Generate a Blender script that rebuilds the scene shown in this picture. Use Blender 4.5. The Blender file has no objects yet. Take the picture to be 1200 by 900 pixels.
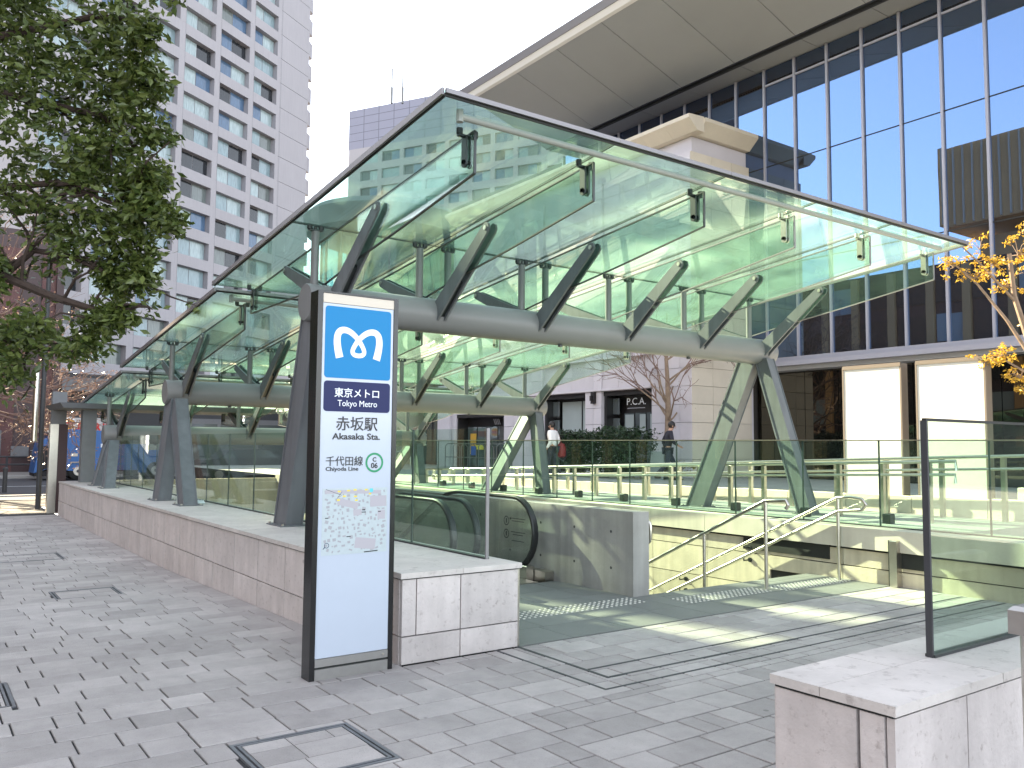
import bpy, bmesh, math, random
from mathutils import Vector, Matrix, Quaternion
R = random.Random(7)
sc = bpy.context.scene
COL = sc.collection
PI = math.pi

# ------------------------------------------------------------------ camera, sky, sun, exposure
cd = bpy.data.cameras.new('camera'); cam = bpy.data.objects.new('camera', cd); COL.objects.link(cam)
_yaw, _pitch, _roll = math.radians(35.6), math.radians(4.16), math.radians(.47)
_f0 = Vector((math.sin(_yaw), math.cos(_yaw), 0)); _r0 = Vector((math.cos(_yaw), -math.sin(_yaw), 0)); _u0 = Vector((0, 0, 1))
FWD = _f0*math.cos(_pitch)+_u0*math.sin(_pitch); _up = _u0*math.cos(_pitch)-_f0*math.sin(_pitch)
RT = _r0*math.cos(_roll)+_up*math.sin(_roll); UP = _up*math.cos(_roll)-_r0*math.sin(_roll)
CAM = Vector((-2.802, -5.188, 1.5))
M = Matrix((RT, UP, -FWD)).transposed().to_4x4(); M.translation = CAM
cam.matrix_world = M
cd.sensor_width = 36; cd.lens = 29.61; cd.clip_start = .1; cd.clip_end = 3000
sc.camera = cam
W = bpy.data.worlds.new('World'); sc.world = W; W.use_nodes = True
_n = W.node_tree; _s = _n.nodes.new('ShaderNodeTexSky'); _s.sky_type = 'NISHITA'; _s.sun_disc = False
SUN_EL = math.radians(32); SUN_AZ = math.atan2(-.243, .97)
_s.sun_elevation = SUN_EL; _s.sun_rotation = SUN_AZ; _s.air_density = 1.0; _s.dust_density = .3; _s.ozone_density = 2.0
_h = _n.nodes.new('ShaderNodeHueSaturation'); _h.inputs['Saturation'].default_value = .31; _n.links.new(_s.outputs[0], _h.inputs['Color']); _n.links.new(_h.outputs[0], _n.nodes['Background'].inputs[0]); _n.nodes['Background'].inputs[1].default_value = .095
sl = bpy.data.lights.new('sun', 'SUN'); so = bpy.data.objects.new('sun', sl); COL.objects.link(so)
sl.energy = 5.0; sl.angle = math.radians(.5); sl.color = (1.0, .83, .57)
SUNV = Vector((math.sin(SUN_AZ)*math.cos(SUN_EL), math.cos(SUN_AZ)*math.cos(SUN_EL), math.sin(SUN_EL)))
so.rotation_euler = SUNV.to_track_quat('Z', 'Y').to_euler(); so.location = (0, 0, 60)
sc.view_settings.view_transform = 'Standard'; sc.view_settings.look = 'None'
sc.view_settings.exposure = 2.92; sc.view_settings.gamma = 1.0; sc.view_settings.use_curve_mapping = False
sc.cycles.caustics_reflective = False; sc.cycles.caustics_refractive = False
sc.cycles.transparent_max_bounces = 32; sc.cycles.max_bounces = 8

# ------------------------------------------------------------------ materials
def _mat(name):
    m = bpy.data.materials.new(name); m.use_nodes = True; m.node_tree.nodes.clear(); return m, m.node_tree
def _nd(t, k, **kw):
    n = t.nodes.new(k)
    for a, b in kw.items(): setattr(n, a, b)
    return n
def mat(name, col, rough=.6, metal=0., var=0., noise=0., nscale=8., bump=0., bscale=60., spots=None, spec=.5, streak=0., hue=0., stain=0.):
    """principled material; var = per-piece brightness change, noise = soft mottling, spots = (colour, amount, scale)"""
    m, t = _mat(name); L = t.links.new
    out = _nd(t, 'ShaderNodeOutputMaterial'); p = _nd(t, 'ShaderNodeBsdfPrincipled'); L(p.outputs[0], out.inputs[0])
    p.inputs['Roughness'].default_value = rough; p.inputs['Metallic'].default_value = metal; p.inputs['Specular IOR Level'].default_value = spec
    geo = _nd(t, 'ShaderNodeNewGeometry'); oi = _nd(t, 'ShaderNodeObjectInfo')
    off = _nd(t, 'ShaderNodeVectorMath', operation='SCALE'); cmb = _nd(t, 'ShaderNodeCombineXYZ')
    for i in range(3): L(oi.outputs['Random'], cmb.inputs[i])
    L(cmb.outputs[0], off.inputs[0]); off.inputs['Scale'].default_value = 37.
    add = _nd(t, 'ShaderNodeVectorMath', operation='ADD'); L(geo.outputs['Position'], add.inputs[0]); L(off.outputs[0], add.inputs[1])
    base = _nd(t, 'ShaderNodeRGB'); base.outputs[0].default_value = (*col, 1); cur = base.outputs[0]
    if noise:
        nz = _nd(t, 'ShaderNodeTexNoise'); nz.inputs['Scale'].default_value = nscale; nz.inputs['Detail'].default_value = 7; nz.inputs['Roughness'].default_value = .65
        L(add.outputs[0], nz.inputs['Vector'])
        mr = _nd(t, 'ShaderNodeMapRange'); mr.inputs[1].default_value = .25; mr.inputs[2].default_value = .75
        mr.inputs[3].default_value = 1-noise; mr.inputs[4].default_value = 1+noise; L(nz.outputs[0], mr.inputs[0])
        mx = _nd(t, 'ShaderNodeVectorMath', operation='SCALE'); L(cur, mx.inputs[0]); L(mr.outputs[0], mx.inputs['Scale']); cur = mx.outputs[0]
    if streak:
        mp = _nd(t, 'ShaderNodeMapping'); mp.inputs['Scale'].default_value = (9, 9, .5); L(add.outputs[0], mp.inputs[0])
        nz = _nd(t, 'ShaderNodeTexNoise'); nz.inputs['Scale'].default_value = 1.; nz.inputs['Detail'].default_value = 4; L(mp.outputs[0], nz.inputs['Vector'])
        mr = _nd(t, 'ShaderNodeMapRange'); mr.inputs[1].default_value = .35; mr.inputs[2].default_value = .7
        mr.inputs[3].default_value = 1-streak; mr.inputs[4].default_value = 1+streak*.4; L(nz.outputs[0], mr.inputs[0])
        mx = _nd(t, 'ShaderNodeVectorMath', operation='SCALE'); L(cur, mx.inputs[0]); L(mr.outputs[0], mx.inputs['Scale']); cur = mx.outputs[0]
    if spots:
        nz = _nd(t, 'ShaderNodeTexNoise'); nz.inputs['Scale'].default_value = spots[2]; nz.inputs['Detail'].default_value = 5; nz.inputs['Roughness'].default_value = .7
        L(add.outputs[0], nz.inputs['Vector'])
        mr = _nd(t, 'ShaderNodeMapRange'); mr.inputs[1].default_value = .6-spots[1]*.1; mr.inputs[2].default_value = .79-spots[1]*.1; L(nz.outputs[0], mr.inputs[0])
        mm = _nd(t, 'ShaderNodeMix', data_type='RGBA'); L(mr.outputs[0], mm.inputs[0]); L(cur, mm.inputs[6]); mm.inputs[7].default_value = (*spots[0], 1); cur = mm.outputs[2]
    if var:
        mr = _nd(t, 'ShaderNodeMapRange'); mr.inputs[3].default_value = 1-var; mr.inputs[4].default_value = 1+var; L(oi.outputs['Random'], mr.inputs[0])
        mx = _nd(t, 'ShaderNodeVectorMath', operation='SCALE'); L(cur, mx.inputs[0]); L(mr.outputs[0], mx.inputs['Scale']); cur = mx.outputs[0]
    if stain:
        nz = _nd(t, 'ShaderNodeTexNoise'); nz.inputs['Scale'].default_value = .9; nz.inputs['Detail'].default_value = 6; nz.inputs['Roughness'].default_value = .6; L(geo.outputs['Position'], nz.inputs['Vector'])
        mr = _nd(t, 'ShaderNodeMapRange'); mr.inputs[1].default_value = .3; mr.inputs[2].default_value = .7; mr.inputs[3].default_value = 1-stain; mr.inputs[4].default_value = 1+stain*.8; L(nz.outputs[0], mr.inputs[0])
        mx = _nd(t, 'ShaderNodeVectorMath', operation='SCALE'); L(cur, mx.inputs[0]); L(mr.outputs[0], mx.inputs['Scale']); cur = mx.outputs[0]
        vz = _nd(t, 'ShaderNodeTexVoronoi'); vz.inputs['Scale'].default_value = 2.3; L(geo.outputs['Position'], vz.inputs['Vector'])
        m3 = _nd(t, 'ShaderNodeMapRange'); m3.inputs[1].default_value = .035; m3.inputs[2].default_value = .05; m3.inputs[3].default_value = .62; m3.inputs[4].default_value = 1.; L(vz.outputs['Distance'], m3.inputs[0])
        m4 = _nd(t, 'ShaderNodeVectorMath', operation='SCALE'); L(cur, m4.inputs[0]); L(m3.outputs[0], m4.inputs['Scale']); cur = m4.outputs[0]
    if hue:
        hs = _nd(t, 'ShaderNodeHueSaturation'); mr = _nd(t, 'ShaderNodeMapRange'); mr.inputs[3].default_value = .5-hue; mr.inputs[4].default_value = .5+hue
        nz = _nd(t, 'ShaderNodeTexNoise'); nz.inputs['Scale'].default_value = 3.; L(geo.outputs['Position'], nz.inputs['Vector']); L(nz.outputs[0], mr.inputs[0])
        L(mr.outputs[0], hs.inputs['Hue']); L(cur, hs.inputs['Color']); cur = hs.outputs[0]
    L(cur, p.inputs['Base Color'])
    if bump:
        nb = _nd(t, 'ShaderNodeTexNoise'); nb.inputs['Scale'].default_value = bscale; nb.inputs['Detail'].default_value = 4; L(add.outputs[0], nb.inputs['Vector'])
        bp = _nd(t, 'ShaderNodeBump'); bp.inputs['Strength'].default_value = bump; bp.inputs['Distance'].default_value = .01; L(nb.outputs[0], bp.inputs['Height']); L(bp.outputs[0], p.inputs['Normal'])
    return m
def glass(name, tint, dirt=.05, dirtcol=(.6, .7, .6), ior=1.5, gl=1.0):
    """architectural glass: tinted see-through, mirror by Fresnel, a little dust"""
    m, t = _mat(name); L = t.links.new
    out = _nd(t, 'ShaderNodeOutputMaterial'); tr = _nd(t, 'ShaderNodeBsdfTransparent'); tr.inputs[0].default_value = (*tint, 1)
    gs = _nd(t, 'ShaderNodeBsdfGlossy'); gs.inputs['Roughness'].default_value = .0; gs.inputs[0].default_value = (gl, gl, gl, 1)
    ge = _nd(t, 'ShaderNodeNewGeometry'); dp = _nd(t, 'ShaderNodeVectorMath', operation='DOT_PRODUCT'); L(ge.outputs['Incoming'], dp.inputs[0]); L(ge.outputs['Normal'], dp.inputs[1])
    ab = _nd(t, 'ShaderNodeMath', operation='ABSOLUTE'); L(dp.outputs['Value'], ab.inputs[0]); om = _nd(t, 'ShaderNodeMath', operation='SUBTRACT'); om.inputs[0].default_value = 1.; L(ab.outputs[0], om.inputs[1])
    pw = _nd(t, 'ShaderNodeMath', operation='POWER'); L(om.outputs[0], pw.inputs[0]); pw.inputs[1].default_value = 5.
    f0 = ((ior-1)/(ior+1))**2
    fr = _nd(t, 'ShaderNodeMapRange'); fr.inputs[3].default_value = f0; fr.inputs[4].default_value = 1.; L(pw.outputs[0], fr.inputs[0])
    mx = _nd(t, 'ShaderNodeMixShader'); L(fr.outputs[0], mx.inputs[0]); L(tr.outputs[0], mx.inputs[1]); L(gs.outputs[0], mx.inputs[2])
    df = _nd(t, 'ShaderNodeBsdfTranslucent'); df.inputs[0].default_value = (*dirtcol, 1); d2 = _nd(t, 'ShaderNodeBsdfDiffuse'); d2.inputs[0].default_value = (*dirtcol, 1)
    m1 = _nd(t, 'ShaderNodeMixShader'); m1.inputs[0].default_value = .5; L(df.outputs[0], m1.inputs[1]); L(d2.outputs[0], m1.inputs[2])
    nz = _nd(t, 'ShaderNodeTexNoise'); nz.inputs['Scale'].default_value = 2.; nz.inputs['Detail'].default_value = 6
    g = _nd(t, 'ShaderNodeNewGeometry'); L(g.outputs['Position'], nz.inputs['Vector'])
    mr = _nd(t, 'ShaderNodeMapRange'); mr.inputs[1].default_value = .3; mr.inputs[2].default_value = .75; mr.inputs[3].default_value = dirt*.5; mr.inputs[4].default_value = dirt*1.6; L(nz.outputs[0], mr.inputs[0])
    m2 = _nd(t, 'ShaderNodeMixShader'); L(mr.outputs[0], m2.inputs[0]); L(mx.outputs[0], m2.inputs[1]); L(m1.outputs[0], m2.inputs[2]); L(m2.outputs[0], out.inputs[0])
    return m
def mirror_glass(name, dark, refl, fac=.6, rough=.0, wave=.0):
    m, t = _mat(name); L = t.links.new
    out = _nd(t, 'ShaderNodeOutputMaterial'); gs = _nd(t, 'ShaderNodeBsdfGlossy'); gs.inputs[0].default_value = (*refl, 1); gs.inputs['Roughness'].default_value = rough
    df = _nd(t, 'ShaderNodeBsdfDiffuse'); df.inputs[0].default_value = (*dark, 1)
    fr = _nd(t, 'ShaderNodeFresnel'); fr.inputs[0].default_value = 1.6
    mr = _nd(t, 'ShaderNodeMapRange'); mr.inputs[3].default_value = fac-.05; mr.inputs[4].default_value = 1.; L(fr.outputs[0], mr.inputs[0])
    mx = _nd(t, 'ShaderNodeMixShader'); L(mr.outputs[0], mx.inputs[0]); L(df.outputs[0], mx.inputs[1]); L(gs.outputs[0], mx.inputs[2]); L(mx.outputs[0], out.inputs[0])
    if wave:
        g = _nd(t, 'ShaderNodeNewGeometry'); nz = _nd(t, 'ShaderNodeTexNoise'); nz.inputs['Scale'].default_value = .7; L(g.outputs['Position'], nz.inputs['Vector'])
        bp = _nd(t, 'ShaderNodeBump'); bp.inputs['Strength'].default_value = wave; bp.inputs['Distance'].default_value = .02; L(nz.outputs[0], bp.inputs['Height']); L(bp.outputs[0], gs.inputs['Normal'])
    return m
def window_mat(name):
    """window pane whose blind or room differs from pane to pane"""
    m, t = _mat(name); L = t.links.new
    out = _nd(t, 'ShaderNodeOutputMaterial'); oi = _nd(t, 'ShaderNodeObjectInfo'); geo = _nd(t, 'ShaderNodeNewGeometry')
    rp = _nd(t, 'ShaderNodeValToRGB'); rp.color_ramp.interpolation = 'CONSTANT'; e = rp.color_ramp.elements
    e[0].position = 0; e[0].color = (.19, .26, .29, 1); e[1].position = .30; e[1].color = (.27, .34, .36, 1)
    for ps, c in ((.50, (.07, .12, .20)), (.64, (.02, .023, .028)), (.86, (.12, .14, .14))):
        k = e.new(ps); k.color = (*c, 1)
    L(oi.outputs['Random'], rp.inputs[0])
    wv = _nd(t, 'ShaderNodeTexNoise'); mp = _nd(t, 'ShaderNodeMapping'); mp.inputs['Scale'].default_value = (2.5, 2.5, .25); L(geo.outputs['Position'], mp.inputs[0]); L(mp.outputs[0], wv.inputs['Vector'])
    mr = _nd(t, 'ShaderNodeMapRange'); mr.inputs[1].default_value = .3; mr.inputs[2].default_value = .7; mr.inputs[3].default_value = .75; mr.inputs[4].default_value = 1.2; L(wv.outputs[0], mr.inputs[0])
    sc_ = _nd(t, 'ShaderNodeVectorMath', operation='SCALE'); L(rp.outputs[0], sc_.inputs[0]); L(mr.outputs[0], sc_.inputs['Scale'])
    p = _nd(t, 'ShaderNodeBsdfPrincipled'); p.inputs['Roughness'].default_value = .08; L(sc_.outputs[0], p.inputs['Base Color']); L(p.outputs[0], out.inputs[0])
    return m
MT = {}
def setup_materials():
    A = MT.__setitem__
    A('paver', mat('granite_paver', (.365, .34, .328), .75, var=.15, noise=.13, nscale=7, bump=.35, bscale=120, spots=((.19, .185, .19), .35, 130), stain=.16))
    A('grout', mat('grout', (.03, .03, .032), .9, noise=.2))
    A('slab', mat('grey_floor_slab', (.17, .175, .17), .6, var=.07, noise=.1, nscale=3, bump=.15, bscale=120))
    A('trav', mat('travertine', (.56, .51, .495), .65, var=.06, noise=.16, nscale=3, bump=.3, bscale=45, spots=((.30, .255, .24), .30, 22), streak=.10, stain=.05))
    A('travcap', mat('travertine_coping', (.55, .51, .485), .6, var=.05, noise=.15, nscale=3, bump=.3, bscale=50, spots=((.33, .295, .28), .4, 14), stain=.08))
    A('beige', mat('beige_stone', (.56, .50, .38), .7, var=.07, noise=.15, nscale=2.5, bump=.2, bscale=40, streak=.14))
    A('coping', mat('pale_coping_stone', (.58, .54, .45), .7, var=.05, noise=.12, nscale=3, streak=.08))
    A('conc', mat('concrete', (.315, .31, .29), .75, noise=.16, nscale=2.2, bump=.15, bscale=35, streak=.16))
    A('hole', mat('tie_hole', (.05, .05, .05), .9))
    A('tube', mat('grey_painted_tube', (.205, .205, .205), .42, noise=.05, nscale=2, spec=.4))
    A('steel', mat('grey_painted_steel', (.145, .152, .165), .45, noise=.10, nscale=3, streak=.15, spec=.4, bump=.06, bscale=25))
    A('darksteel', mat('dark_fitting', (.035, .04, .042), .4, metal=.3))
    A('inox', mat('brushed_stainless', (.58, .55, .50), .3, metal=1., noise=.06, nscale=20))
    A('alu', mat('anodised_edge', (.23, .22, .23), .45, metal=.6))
    A('joint', mat('black_sealant', (.012, .014, .014), .6))
    A('roofglass', glass('green_roof_glass', (.77, .895, .85), .11, (.56, .78, .66)))
    A('finglass', glass('green_fin_glass', (.83, .925, .885), .025, (.45, .70, .58)))
    A('balglass', glass('green_balustrade_glass', (.845, .93, .885), .008, (.5, .65, .55)))
    A('escglass', glass('escalator_glass', (.95, .97, .95), .09, (.55, .60, .52)))
    A('edgeglass', mat('glass_edge', (.03, .055, .048), .3))
    A('black', mat('black_gloss_metal', (.012, .012, .013), .25))
    A('blackrub', mat('black_rubber', (.018, .019, .02), .35))
    A('white', mat('white_panel', (.46, .51, .60), .18, noise=.015)); A('tubelight', mat('unlit_light_tube', (.33, .35, .33), .35))
    A('cream', mat('cream_trim', (.62, .56, .47), .45))
    A('plate', mat('brushed_plate', (.36, .35, .34), .4, metal=.7, noise=.06, nscale=20))
    A('blue', mat('print_blue', (.0, .20, .47), .3, spec=.2)); A('navy', mat('print_navy', (.008, .014, .085), .3, spec=.2))
    A('pwhite', mat('print_white', (.80, .84, .88), .3)); A('pblack', mat('print_black', (.02, .02, .025), .4)); A('pgreen', mat('print_green', (.015, .25, .11), .4))
    A('pyellow', mat('print_yellow', (.75, .62, .08), .5)); A('pcyan', mat('print_cyan', (.1, .55, .62), .5)); A('pgrey', mat('print_grey', (.33, .33, .36), .5)); A('pmauve', mat('print_mauve', (.40, .38, .42), .5))
    A('map', mat('map_print', (.43, .49, .52), .35, noise=.06, nscale=40)); A('stud', mat('bright_stud', (.72, .70, .64), .4))
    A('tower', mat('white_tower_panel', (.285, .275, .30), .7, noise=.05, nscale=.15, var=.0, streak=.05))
    A('towerframe', mat('tower_window_reveal', (.20, .20, .22), .7))
    A('pane', window_mat('tower_window_pane'))
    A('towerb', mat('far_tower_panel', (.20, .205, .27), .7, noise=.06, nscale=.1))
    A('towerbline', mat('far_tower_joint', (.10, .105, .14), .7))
    A('stone', mat('pale_facade_stone', (.55, .52, .555), .75, var=.05, noise=.07, nscale=1.2, bump=.1, bscale=20))
    A('stonewarmlit', mat('warmlit_facade_stone', (.58, .52, .43), .75, var=.05, noise=.08, nscale=1.2))  # warm light put into the colour; shaded face uses the lavender copy above
    A('shopdark', mat('dark_shop_frame', (.015, .014, .015), .4)); A('shopglass', mirror_glass('shop_glass', (.10, .115, .12), (.7, .8, .8), .25))
    A('blind', mat('pale_shop_blind', (.33, .38, .38), .7, noise=.06, nscale=1.))
    A('curtain', mirror_glass('skytint_curtain_glass', (.030, .024, .018), (.29, .49, .88), .31, wave=.02))  # sky blue put into the reflection tint, mirrored brown into the base
    A('lowglass', mirror_glass('dark_lobby_glass', (.006, .006, .005), (.35, .33, .28), .28))
    A('mull', mat('pale_mullion', (.34, .34, .39), .4, metal=.2)); A('soffit', mat('grey_soffit_panel', (.345, .352, .362), .55, var=.02, noise=.03, nscale=1))
    A('fascia', mat('white_fascia', (.8, .78, .76), .4)); A('groove', mat('dark_groove', (.02, .02, .02), .6))
    A('lightbox', mat('white_lantern_panel', (.58, .575, .55), .5)); A('lbframe', mat('taupe_frame', (.13, .11, .09), .5)); A('brownblock', mat('orange_brown_block', (.62, .36, .16), .6, noise=.1, nscale=.5))
    A('asphalt', mat('asphalt', (.06, .06, .065), .85, noise=.15, nscale=4)); A('pave2', mat('far_pavement', (.24, .225, .21), .8, noise=.12, nscale=3))
    A('plaza', mat('plaza_stone', (.36, .35, .34), .7, noise=.1, nscale=1.5)); A('earth', mat('ground', (.12, .12, .12), .9, noise=.1, nscale=.2))
    A('brick', mat('red_brown_tile', (.10, .035, .035), .55, noise=.15, nscale=2, streak=.1)); A('brickdk', mat('dark_tile', (.05, .025, .028), .5))
    A('dkgrey', mat('dark_grey_wall', (.04, .042, .048), .6, noise=.1)); A('midgrey', mat('mid_grey_wall', (.16, .165, .175), .6, noise=.08))
    A('signwhite', mat('white_sign_board', (.55, .55, .55), .5)); A('red', mat('red_sign_paint', (.62, .02, .015), .45)); A('orange', mat('orange_sign_paint', (.85, .42, .06), .5)); A('bblue', mat('blue_sign_paint', (.03, .12, .5), .5))
    A('truck', mat('blue_truck_paint', (.004, .105, .36), .35, spec=.5, noise=.05)); A('tyre', mat('tyre', (.015, .015, .015), .8)); A('hub', mat('wheel_hub', (.5, .48, .45), .4, metal=.6)); A('under', mat('truck_chassis', (.015, .015, .018), .7))
    A('bark', mat('dark_bark', (.045, .03, .024), .9, noise=.3, nscale=12, bump=.6, bscale=40)); A('barkpale', mat('pale_bark', (.22, .16, .115), .9, noise=.3, nscale=9, bump=.5, bscale=30)); A('twig', mat('pinkish_twig', (.19, .125, .105), .85, noise=.2))
    def leafm(name, c1, c2, tr=.3):
        m, t = _mat(name); L = t.links.new
        out = _nd(t, 'ShaderNodeOutputMaterial'); g = _nd(t, 'ShaderNodeNewGeometry')
        rp = _nd(t, 'ShaderNodeMix', data_type='RGBA'); rp.inputs[6].default_value = (*c1, 1); rp.inputs[7].default_value = (*c2, 1); L(g.outputs['Random Per Island'], rp.inputs[0])
        p = _nd(t, 'ShaderNodeBsdfPrincipled'); p.inputs['Roughness'].default_value = .32; L(rp.outputs[2], p.inputs['Base Color'])
        tl = _nd(t, 'ShaderNodeBsdfTranslucent'); L(rp.outputs[2], tl.inputs[0])
        mx = _nd(t, 'ShaderNodeMixShader'); mx.inputs[0].default_value = tr; L(p.outputs[0], mx.inputs[1]); L(tl.outputs[0], mx.inputs[2]); L(mx.outputs[0], out.inputs[0]); return m
    A('leaf', leafm('evergreen_leaf', (.045, .075, .016), (.15, .19, .05))); A('leafshrub', leafm('shrub_leaf', (.012, .03, .014), (.035, .07, .03))); A('leafyel', leafm('yellow_leaf', (.42, .25, .02), (.55, .38, .05), .4)); A('leafdry', leafm('dry_bud', (.13, .085, .07), (.21, .14, .115), .3)); A('leafgold', leafm('gold_low_plant', (.25, .2, .05), (.4, .34, .12), .4))
    A('skin', mat('skin', (.45, .26, .18), .55)); A('hair', mat('black_hair', (.012, .01, .01), .5)); A('shirt', mat('white_jacket', (.78, .78, .78), .8, noise=.06, nscale=9)); A('navycloth', mat('navy_cloth', (.018, .018, .03), .85)); A('jean', mat('dark_trousers', (.03, .035, .05), .85)); A('bagred', mat('dark_red_bag', (.22, .015, .02), .6)); A('shoe', mat('dark_shoe', (.02, .018, .016), .5))
    A('dryglass', glass('lantern_glass', (.9, .95, .92), .02))
    A('rotglass', glass('teal_drum_glass', (.35, .55, .55), .05, (.3, .5, .5))); A('rotroof', mat('grey_drum_roof', (.13, .15, .16), .6)); A('rotcone', mat('pale_drum_core', (.45, .40, .30), .7))
setup_materials()

# ------------------------------------------------------------------ mesh helpers
class MB:
    def __init__(s): s.v = []; s.f = []
    def box(s, a, b, bev=0.):
        x0, y0, z0 = a; x1, y1, z1 = b
        if bev:
            e = min(bev, (x1-x0)/3, (y1-y0)/3, (z1-z0)/2); o = len(s.v)
            s.v += [(x0, y0, z0), (x1, y0, z0), (x1, y1, z0), (x0, y1, z0), (x0, y0, z1-e), (x1, y0, z1-e), (x1, y1, z1-e), (x0, y1, z1-e),
                    (x0+e, y0+e, z1), (x1-e, y0+e, z1), (x1-e, y1-e, z1), (x0+e, y1-e, z1)]
            s.f += [tuple(o+i for i in q) for q in ((0, 3, 2, 1), (0, 1, 5, 4), (1, 2, 6, 5), (2, 3, 7, 6), (3, 0, 4, 7), (4, 5, 9, 8), (5, 6, 10, 9), (6, 7, 11, 10), (7, 4, 8, 11), (8, 9, 10, 11))]
        else:
            o = len(s.v)
            s.v += [(x0, y0, z0), (x1, y0, z0), (x1, y1, z0), (x0, y1, z0), (x0, y0, z1), (x1, y0, z1), (x1, y1, z1), (x0, y1, z1)]
            s.f += [tuple(o+i for i in q) for q in ((0, 3, 2, 1), (4, 5, 6, 7), (0, 1, 5, 4), (1, 2, 6, 5), (2, 3, 7, 6), (3, 0, 4, 7))]
        return s
    def hexa(s, lo, hi):
        """eight free corners: lower ring, upper ring"""
        o = len(s.v); s.v += [tuple(p) for p in lo]+[tuple(p) for p in hi]; n = len(lo)
        s.f.append(tuple(o+i for i in reversed(range(n)))); s.f.append(tuple(o+n+i for i in range(n)))
        for i in range(n): j = (i+1) % n; s.f.append((o+i, o+j, o+n+j, o+n+i))
        return s
    def prism(s, pts, axis, a, b):
        """outline in the plane across axis, extruded from a to b; pts are (p,q) in the remaining axes in order"""
        def mk(p, t):
            l = list(p); l.insert(axis, t); return tuple(l)
        return s.hexa([mk(p, a) for p in pts], [mk(p, b) for p in pts])
    def tube(s, pts, r, n=8, cap=True, r2=None):
        pts = [Vector(p) for p in pts]; o = len(s.v); N = len(pts); up = Vector((0, 0, 1)); pu = None
        for i, p in enumerate(pts):
            d = (pts[min(i+1, N-1)]-pts[max(i-1, 0)]).normalized()
            if pu is None:
                a = up if abs(d.z) < .9 else Vector((1, 0, 0)); pu = (a-d*a.dot(d)).normalized()
            else: pu = (pu-d*pu.dot(d)).normalized()
            w = d.cross(pu); rr = r if r2 is None else r+(r2-r)*i/(N-1)
            if hasattr(r, '__len__'): rr = r[i]
            for k in range(n):
                t = 2*PI*k/n; s.v.append(tuple(p+pu*(rr*math.cos(t))+w*(rr*math.sin(t))))
        for i in range(N-1):
            for k in range(n):
                k2 = (k+1) % n; s.f.append((o+i*n+k, o+i*n+k2, o+(i+1)*n+k2, o+(i+1)*n+k))
        if cap:
            s.f.append(tuple(o+k for k in reversed(range(n)))); s.f.append(tuple(o+(N-1)*n+k for k in range(n)))
        return s
    def disc(s, c, nrm, r, h, n=16):
        c = Vector(c); d = Vector(nrm).normalized(); return s.tube([c, c+d*h], r, n)
    def sphere(s, c, r, n=8, m=6, sz=1.):
        o = len(s.v); c = Vector(c)
        for i in range(m+1):
            t = PI*i/m
            for k in range(n):
                p = 2*PI*k/n; s.v.append((c.x+r*math.sin(t)*math.cos(p), c.y+r*math.sin(t)*math.sin(p), c.z+r*sz*math.cos(t)))
        for i in range(m):
            for k in range(n):
                k2 = (k+1) % n; s.f.append((o+i*n+k, o+(i+1)*n+k, o+(i+1)*n+k2, o+i*n+k2))
        return s
    def mesh(s, name, m, smooth=False):
        me = bpy.data.meshes.new(name); me.from_pydata(s.v, [], s.f); me.materials.append(m); me.update()
        if smooth:
            me.polygons.foreach_set('use_smooth', [True]*len(me.polygons))
            if smooth != 'all':
                try: me.set_sharp_from_angle(angle=math.radians(40))
                except Exception: pass
        return me
    def build(s, name, m, parent=None, smooth=False, **props):
        return put(name, s.mesh(name, m, smooth), parent, **props)
def put(name, me, parent=None, loc=None, scale=None, rot=None, **props):
    o = bpy.data.objects.new(name, me); COL.objects.link(o)
    if loc is not None: o.location = loc
    if scale is not None: o.scale = scale
    if rot is not None: o.rotation_euler = rot
    if parent is not None: adopt(o, parent)
    for k, v in props.items(): o[k] = v
    return o
def adopt(o, parent):
    o.parent = parent
    o.matrix_parent_inverse = parent.matrix_basis.inverted()
def thing(name, label, cat, loc=(0, 0, 0), group=None):
    o = bpy.data.objects.new(name, None); COL.objects.link(o); o.location = loc; o.empty_display_size = .2
    o['label'] = label; o['category'] = cat
    if group: o['group'] = group
    return o
def tag(o, label, cat, group=None):
    o['label'] = label; o['category'] = cat
    if group: o['group'] = group
    return o
def struct(o): o['kind'] = 'structure'; return o
UNIT = {}
def unit(key, m, bev=None):
    """a shared 1 x 1 x 1 box mesh per material (stretched by each piece's scale)"""
    k = (key, m.name)
    if k not in UNIT: UNIT[k] = MB().box((-.5, -.5, -.5), (.5, .5, .5)).mesh(key, m)
    return UNIT[k]
def piece(name, m, a, b, parent, **props):
    """box piece from corner a to corner b, sharing mesh data with its likes"""
    c = [(p+q)/2 for p, q in zip(a, b)]; d = [abs(q-p) for p, q in zip(a, b)]
    return put(name, unit(name, m), parent, loc=c, scale=d, **props)
def text(name, body, m, parent, loc, size, rot=(PI/2, 0, 0), align='CENTER', ext=.0012, width=None, bold=0., **props):
    c = bpy.data.curves.new(name, 'FONT'); c.body = body; c.size = size; c.align_x = align; c.align_y = 'BOTTOM_BASELINE'; c.extrude = ext; c.offset = bold; c.resolution_u = 3
    c.materials.append(m); o = bpy.data.objects.new(name, c); COL.objects.link(o)
    bpy.context.view_layer.update()
    me = bpy.data.meshes.new_from_object(o.evaluated_get(bpy.context.evaluated_depsgraph_get())); bpy.data.objects.remove(o)
    xs = [v.co.x for v in me.vertices]; w = max(xs)-min(xs)
    return put(name, me, parent, loc=loc, rot=rot, scale=((width/w) if width else 1, 1, 1), **props)
def inview(p, margin=60):
    d = Vector(p)-CAM; z = d.dot(FWD)
    if z < .2: return None
    x = 600+987*d.dot(RT)/z; y = 450-987*d.dot(UP)/z
    return z if -margin < x < 1200+margin and -margin < y < 900+margin else None
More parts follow.
